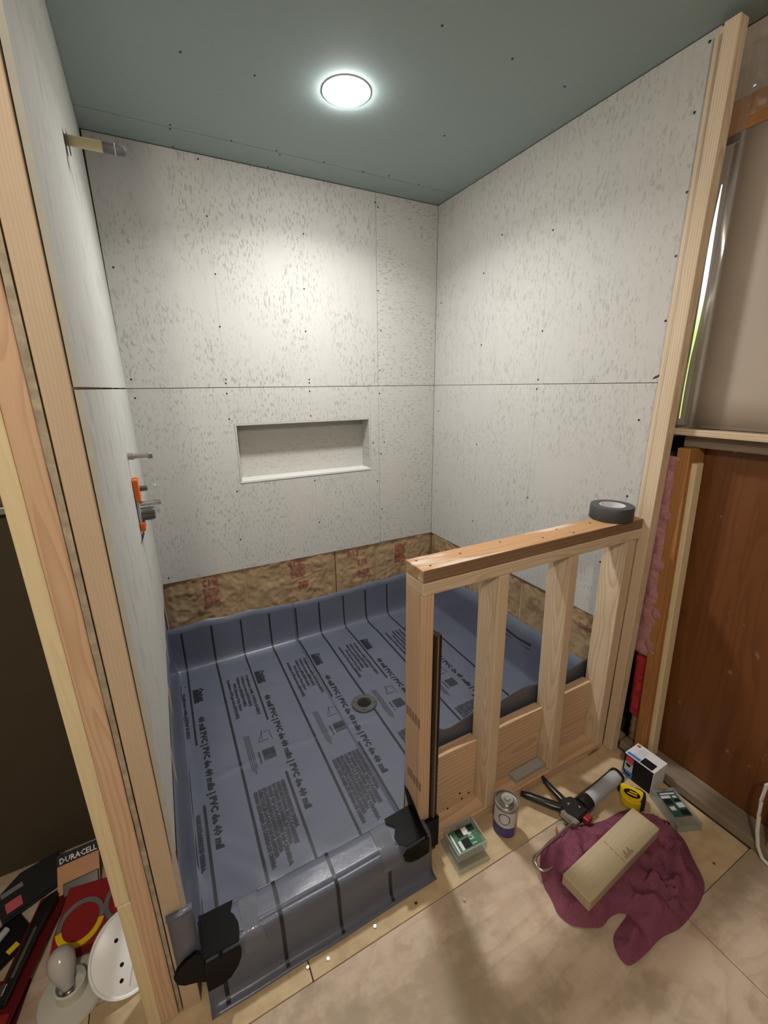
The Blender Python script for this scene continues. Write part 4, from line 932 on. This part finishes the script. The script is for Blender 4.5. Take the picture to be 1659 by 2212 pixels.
# ================================================================== clutter past the left studs
dk = thing('battery_card', 'copper and black DURACELL battery card leaning on the dark wall', 'battery pack', (-.400, 1.262, .050), rot=(math.radians(38), 0, math.radians(2)))
B_ = dict(parent=dk, world=False)
MB().box(-.055, .050, -.055, .055, 0, .002).build('card', 'copper', **B_)
MB().box(-.056, .051, .028, .058, .0021, .0026).build('black_band', 'black_card', **B_)
MB().box(-.040, .048, -.054, -.020, .002, .012, bev=.002).build('battery_blister', 'black_plastic', **B_)
V, F = text_mesh('DURACELL', off=.02); mx = max(v[0] for v in V); mb = MB(); vs_ = [mb.bm.verts.new((-.050 + x * .096 / mx, .033 + y * .021, .0029)) for x, y in V]
for f in F: mb.bm.faces.new([vs_[i] for i in f])
mb.build('brand_lettering', 'white_card', **B_)
rp = thing('red_blister_pack', 'red blister pack with two ring shapes under the battery card', 'packaging', (-.352, 1.105, .020), rot=(math.radians(9), 0, math.radians(-14)))
B_ = dict(parent=rp, world=False)
MB().prism([(-.098, .10), (.13, .115), (.13, -.060), (.06, -.064), (-.085, -.074), (-.095, -.02)], 'z', 0, .003, .0008).build('card', 'red_card', **B_)
def ring(cx, cy, r, w_, z, a0, a1, name, mat):
    MB().lathe([(r - w_, z), (r - w_, z + .003), (r, z + .004), (r, z)], (cx, cy, 0), n=40, a0=a0, a1=a1).build(name, mat, smooth=True, **B_)
ring(-.035, .006, .056, .011, .004, math.radians(0), math.radians(200), 'ring', 'grey_wrap')
ring(-.035, .006, .058, .014, .004, math.radians(200), math.radians(360), 'yellow_ring', 'yellow')
ring(.070, .040, .056, .012, .004, 0, 2 * math.pi, 'ring', 'grey_wrap')
MB().prism([(-.080, -.072), (.055, -.062), (.05, -.044), (.0, -.050), (-.05, -.058)], 'z', .003, .0036).build('dark_panel', 'darkred_card', **B_)
bp = thing('black_pouch', 'black pouch with a pinkish red label against the dark wall', 'pouch', (-.520, 1.288, .034), rot=(math.radians(25), 0, math.radians(20)))
B_ = dict(parent=bp, world=False)
MB().prism([(-.08, -.05), (.06, -.045), (.075, .045), (-.02, .05), (-.085, .02)], 'z', 0, .018, .006).build('pouch', 'black_card', smooth=True, **B_)
MB().box(-.066, -.030, -.034, -.008, .018, .0195).build('label_patch', 'pinkred', **B_)
MB().box(-.07, -.02, .010, .022, .018, .020, bev=.0005).build('zip', 'grey_wrap', **B_)
kn = thing('knife_pack', 'blister pack with a dark utility knife, red at its near end', 'packaging', (-.500, 1.085, .030), rot=(0, math.radians(3), math.radians(76)))
B_ = dict(parent=kn, world=False)
MB().prism([(-.17, -.030), (.15, -.036), (.17, .0), (.15, .034), (-.17, .026)], 'z', 0, .002).build('card', 'darkred_card', **B_)
MB().tube([(-.10, 0, .012), (-.04, .002, .014), (.05, .003, .015), (.12, .0, .015), (.15, -.004, .012)], [(.010, .006), (.014, .009), (.017, .010), (.022, .011), (.010, .006)], 14).build('knife_body', 'black_plastic', smooth=True, **B_)
MB().box(-.05, .06, -.004, .004, .022, .025, bev=.001).build('steel_slide', 'steel_dull', **B_)
MB().lathe([(.0001, -.085), (.010, -.083), (.0105, -.06), (.0001, -.058)], (0, .012, .014), 'x', n=14).build('steel_collar', 'steel', smooth=True, **B_)
MB().box(-.168, -.115, -.026, .022, .002, .014, bev=.003).build('red_end', 'red_card', **B_)
sp = thing('silver_blister_pack', 'black and silver blister pack at the far left edge', 'packaging', (-.590, 1.15, .004), rot=(0, 0, math.radians(40)))
B_ = dict(parent=sp, world=False)
MB().prism([(-.09, -.05), (.08, -.055), (.09, .05), (-.085, .055)], 'z', 0, .010, .003).build('card', 'black_card', **B_)
MB().prism(arc(-.02, 0, .038, 0, 330, 20), 'z', .010, .016, .002).build('silver_part', 'steel_dull', smooth=True, **B_)
MB().tube([(-.07, -.03, .016), (-.02, .0, .020), (.05, .02, .018)], .009, 10).build('silver_rod', 'sealant_tube', smooth=True, **B_)
MB().box(.02, .045, -.045, -.030, .010, .014, bev=.001).build('yellow_tab', 'yellow', **B_)
tag(MB().prism([(-.60, .98), (-.50, .96), (-.485, 1.05), (-.60, 1.10)], 'z', .0015, .006, .001).build('red_card_pack', 'darkred_card'), 'flat dark red card lying at the lower left edge', 'packaging')
lh = thing('lampholder', 'white porcelain lampholder base lying under a frosted bulb', 'lampholder', (-.385, .965, .0015))
MB().lathe([(.0001, .0), (.070, .0), (.074, .006), (.071, .014), (.052, .019), (.034, .021), (.033, .048), (.029, .050), (.027, .024), (.0001, .023)], (-.385, .965, .0015), n=44).build('base', 'porcelain', lh, True)
for a in (.4, 2.2, 4.6): MB().lathe([(.0001, .0195), (.004, .0195), (.0045, .018)], (-.385 + .044 * math.cos(a), .965 + .044 * math.sin(a), .0015), n=10).build('screw', 'steel', lh)
bu = thing('light_bulb', 'frosted light bulb resting tilted in the porcelain lampholder', 'bulb', (-.398, .985, .052), rot=(math.radians(-38), math.radians(-14), 0))
B_ = dict(parent=bu, world=False)
MB().lathe([(.0001, .062), (.010, .061), (.020, .055), (.0275, .043), (.030, .028), (.028, .012), (.021, -.006), (.0145, -.020), (.0135, -.030)], (0, 0, 0), n=32).build('globe', 'bulb', smooth=True, **B_)
MB().lathe([(.0135, -.028), (.0138, -.032), (.0128, -.034), (.0138, -.037), (.0128, -.040), (.0135, -.044), (.009, -.050), (.0001, -.053)], (0, 0, 0), n=24).build('screw_base', 'steel_dull', smooth=True, **B_)
pl = thing('fixture_plate', 'round white fixture plate with holes leaning by the left studs', 'plate', (-.252, .955, .072), rot=(math.radians(46), math.radians(14), math.radians(12)))
B_ = dict(parent=pl, world=False)
MB().lathe([(.0001, .004), (.078, .004), (.083, .001), (.086, .004), (.090, .004), (.0905, -.001), (.086, -.004), (.0001, -.001)], (0, 0, 0), n=56).build('disc', 'white_paint', smooth=True, **B_)
for x, y in ((-.030, .030), (-.020, -.022), (-.022, -.052)): MB().lathe([(.0001, .0046), (.0042, .0046), (.0046, .004)], (x, y, 0), n=14).build('hole', 'void', **B_)
MB().tube([(.012, .012, .008), (.006, -.02, .007), (-.006, -.070, .006)], .0012, 6).build('wire', 'grey_print2', **B_)
MB().prism(arc(.014, .014, .010, 0, 330, 10), 'z', .004, .008).build('bracket', 'steel_dull', **B_)
for x, y in ((.0, .022), (.028, .020), (.018, .034)): MB().lathe([(.0001, .0062), (.0038, .006), (.0042, .004)], (x, y, 0), n=12).build('screw', 'steel_dull', **B_)
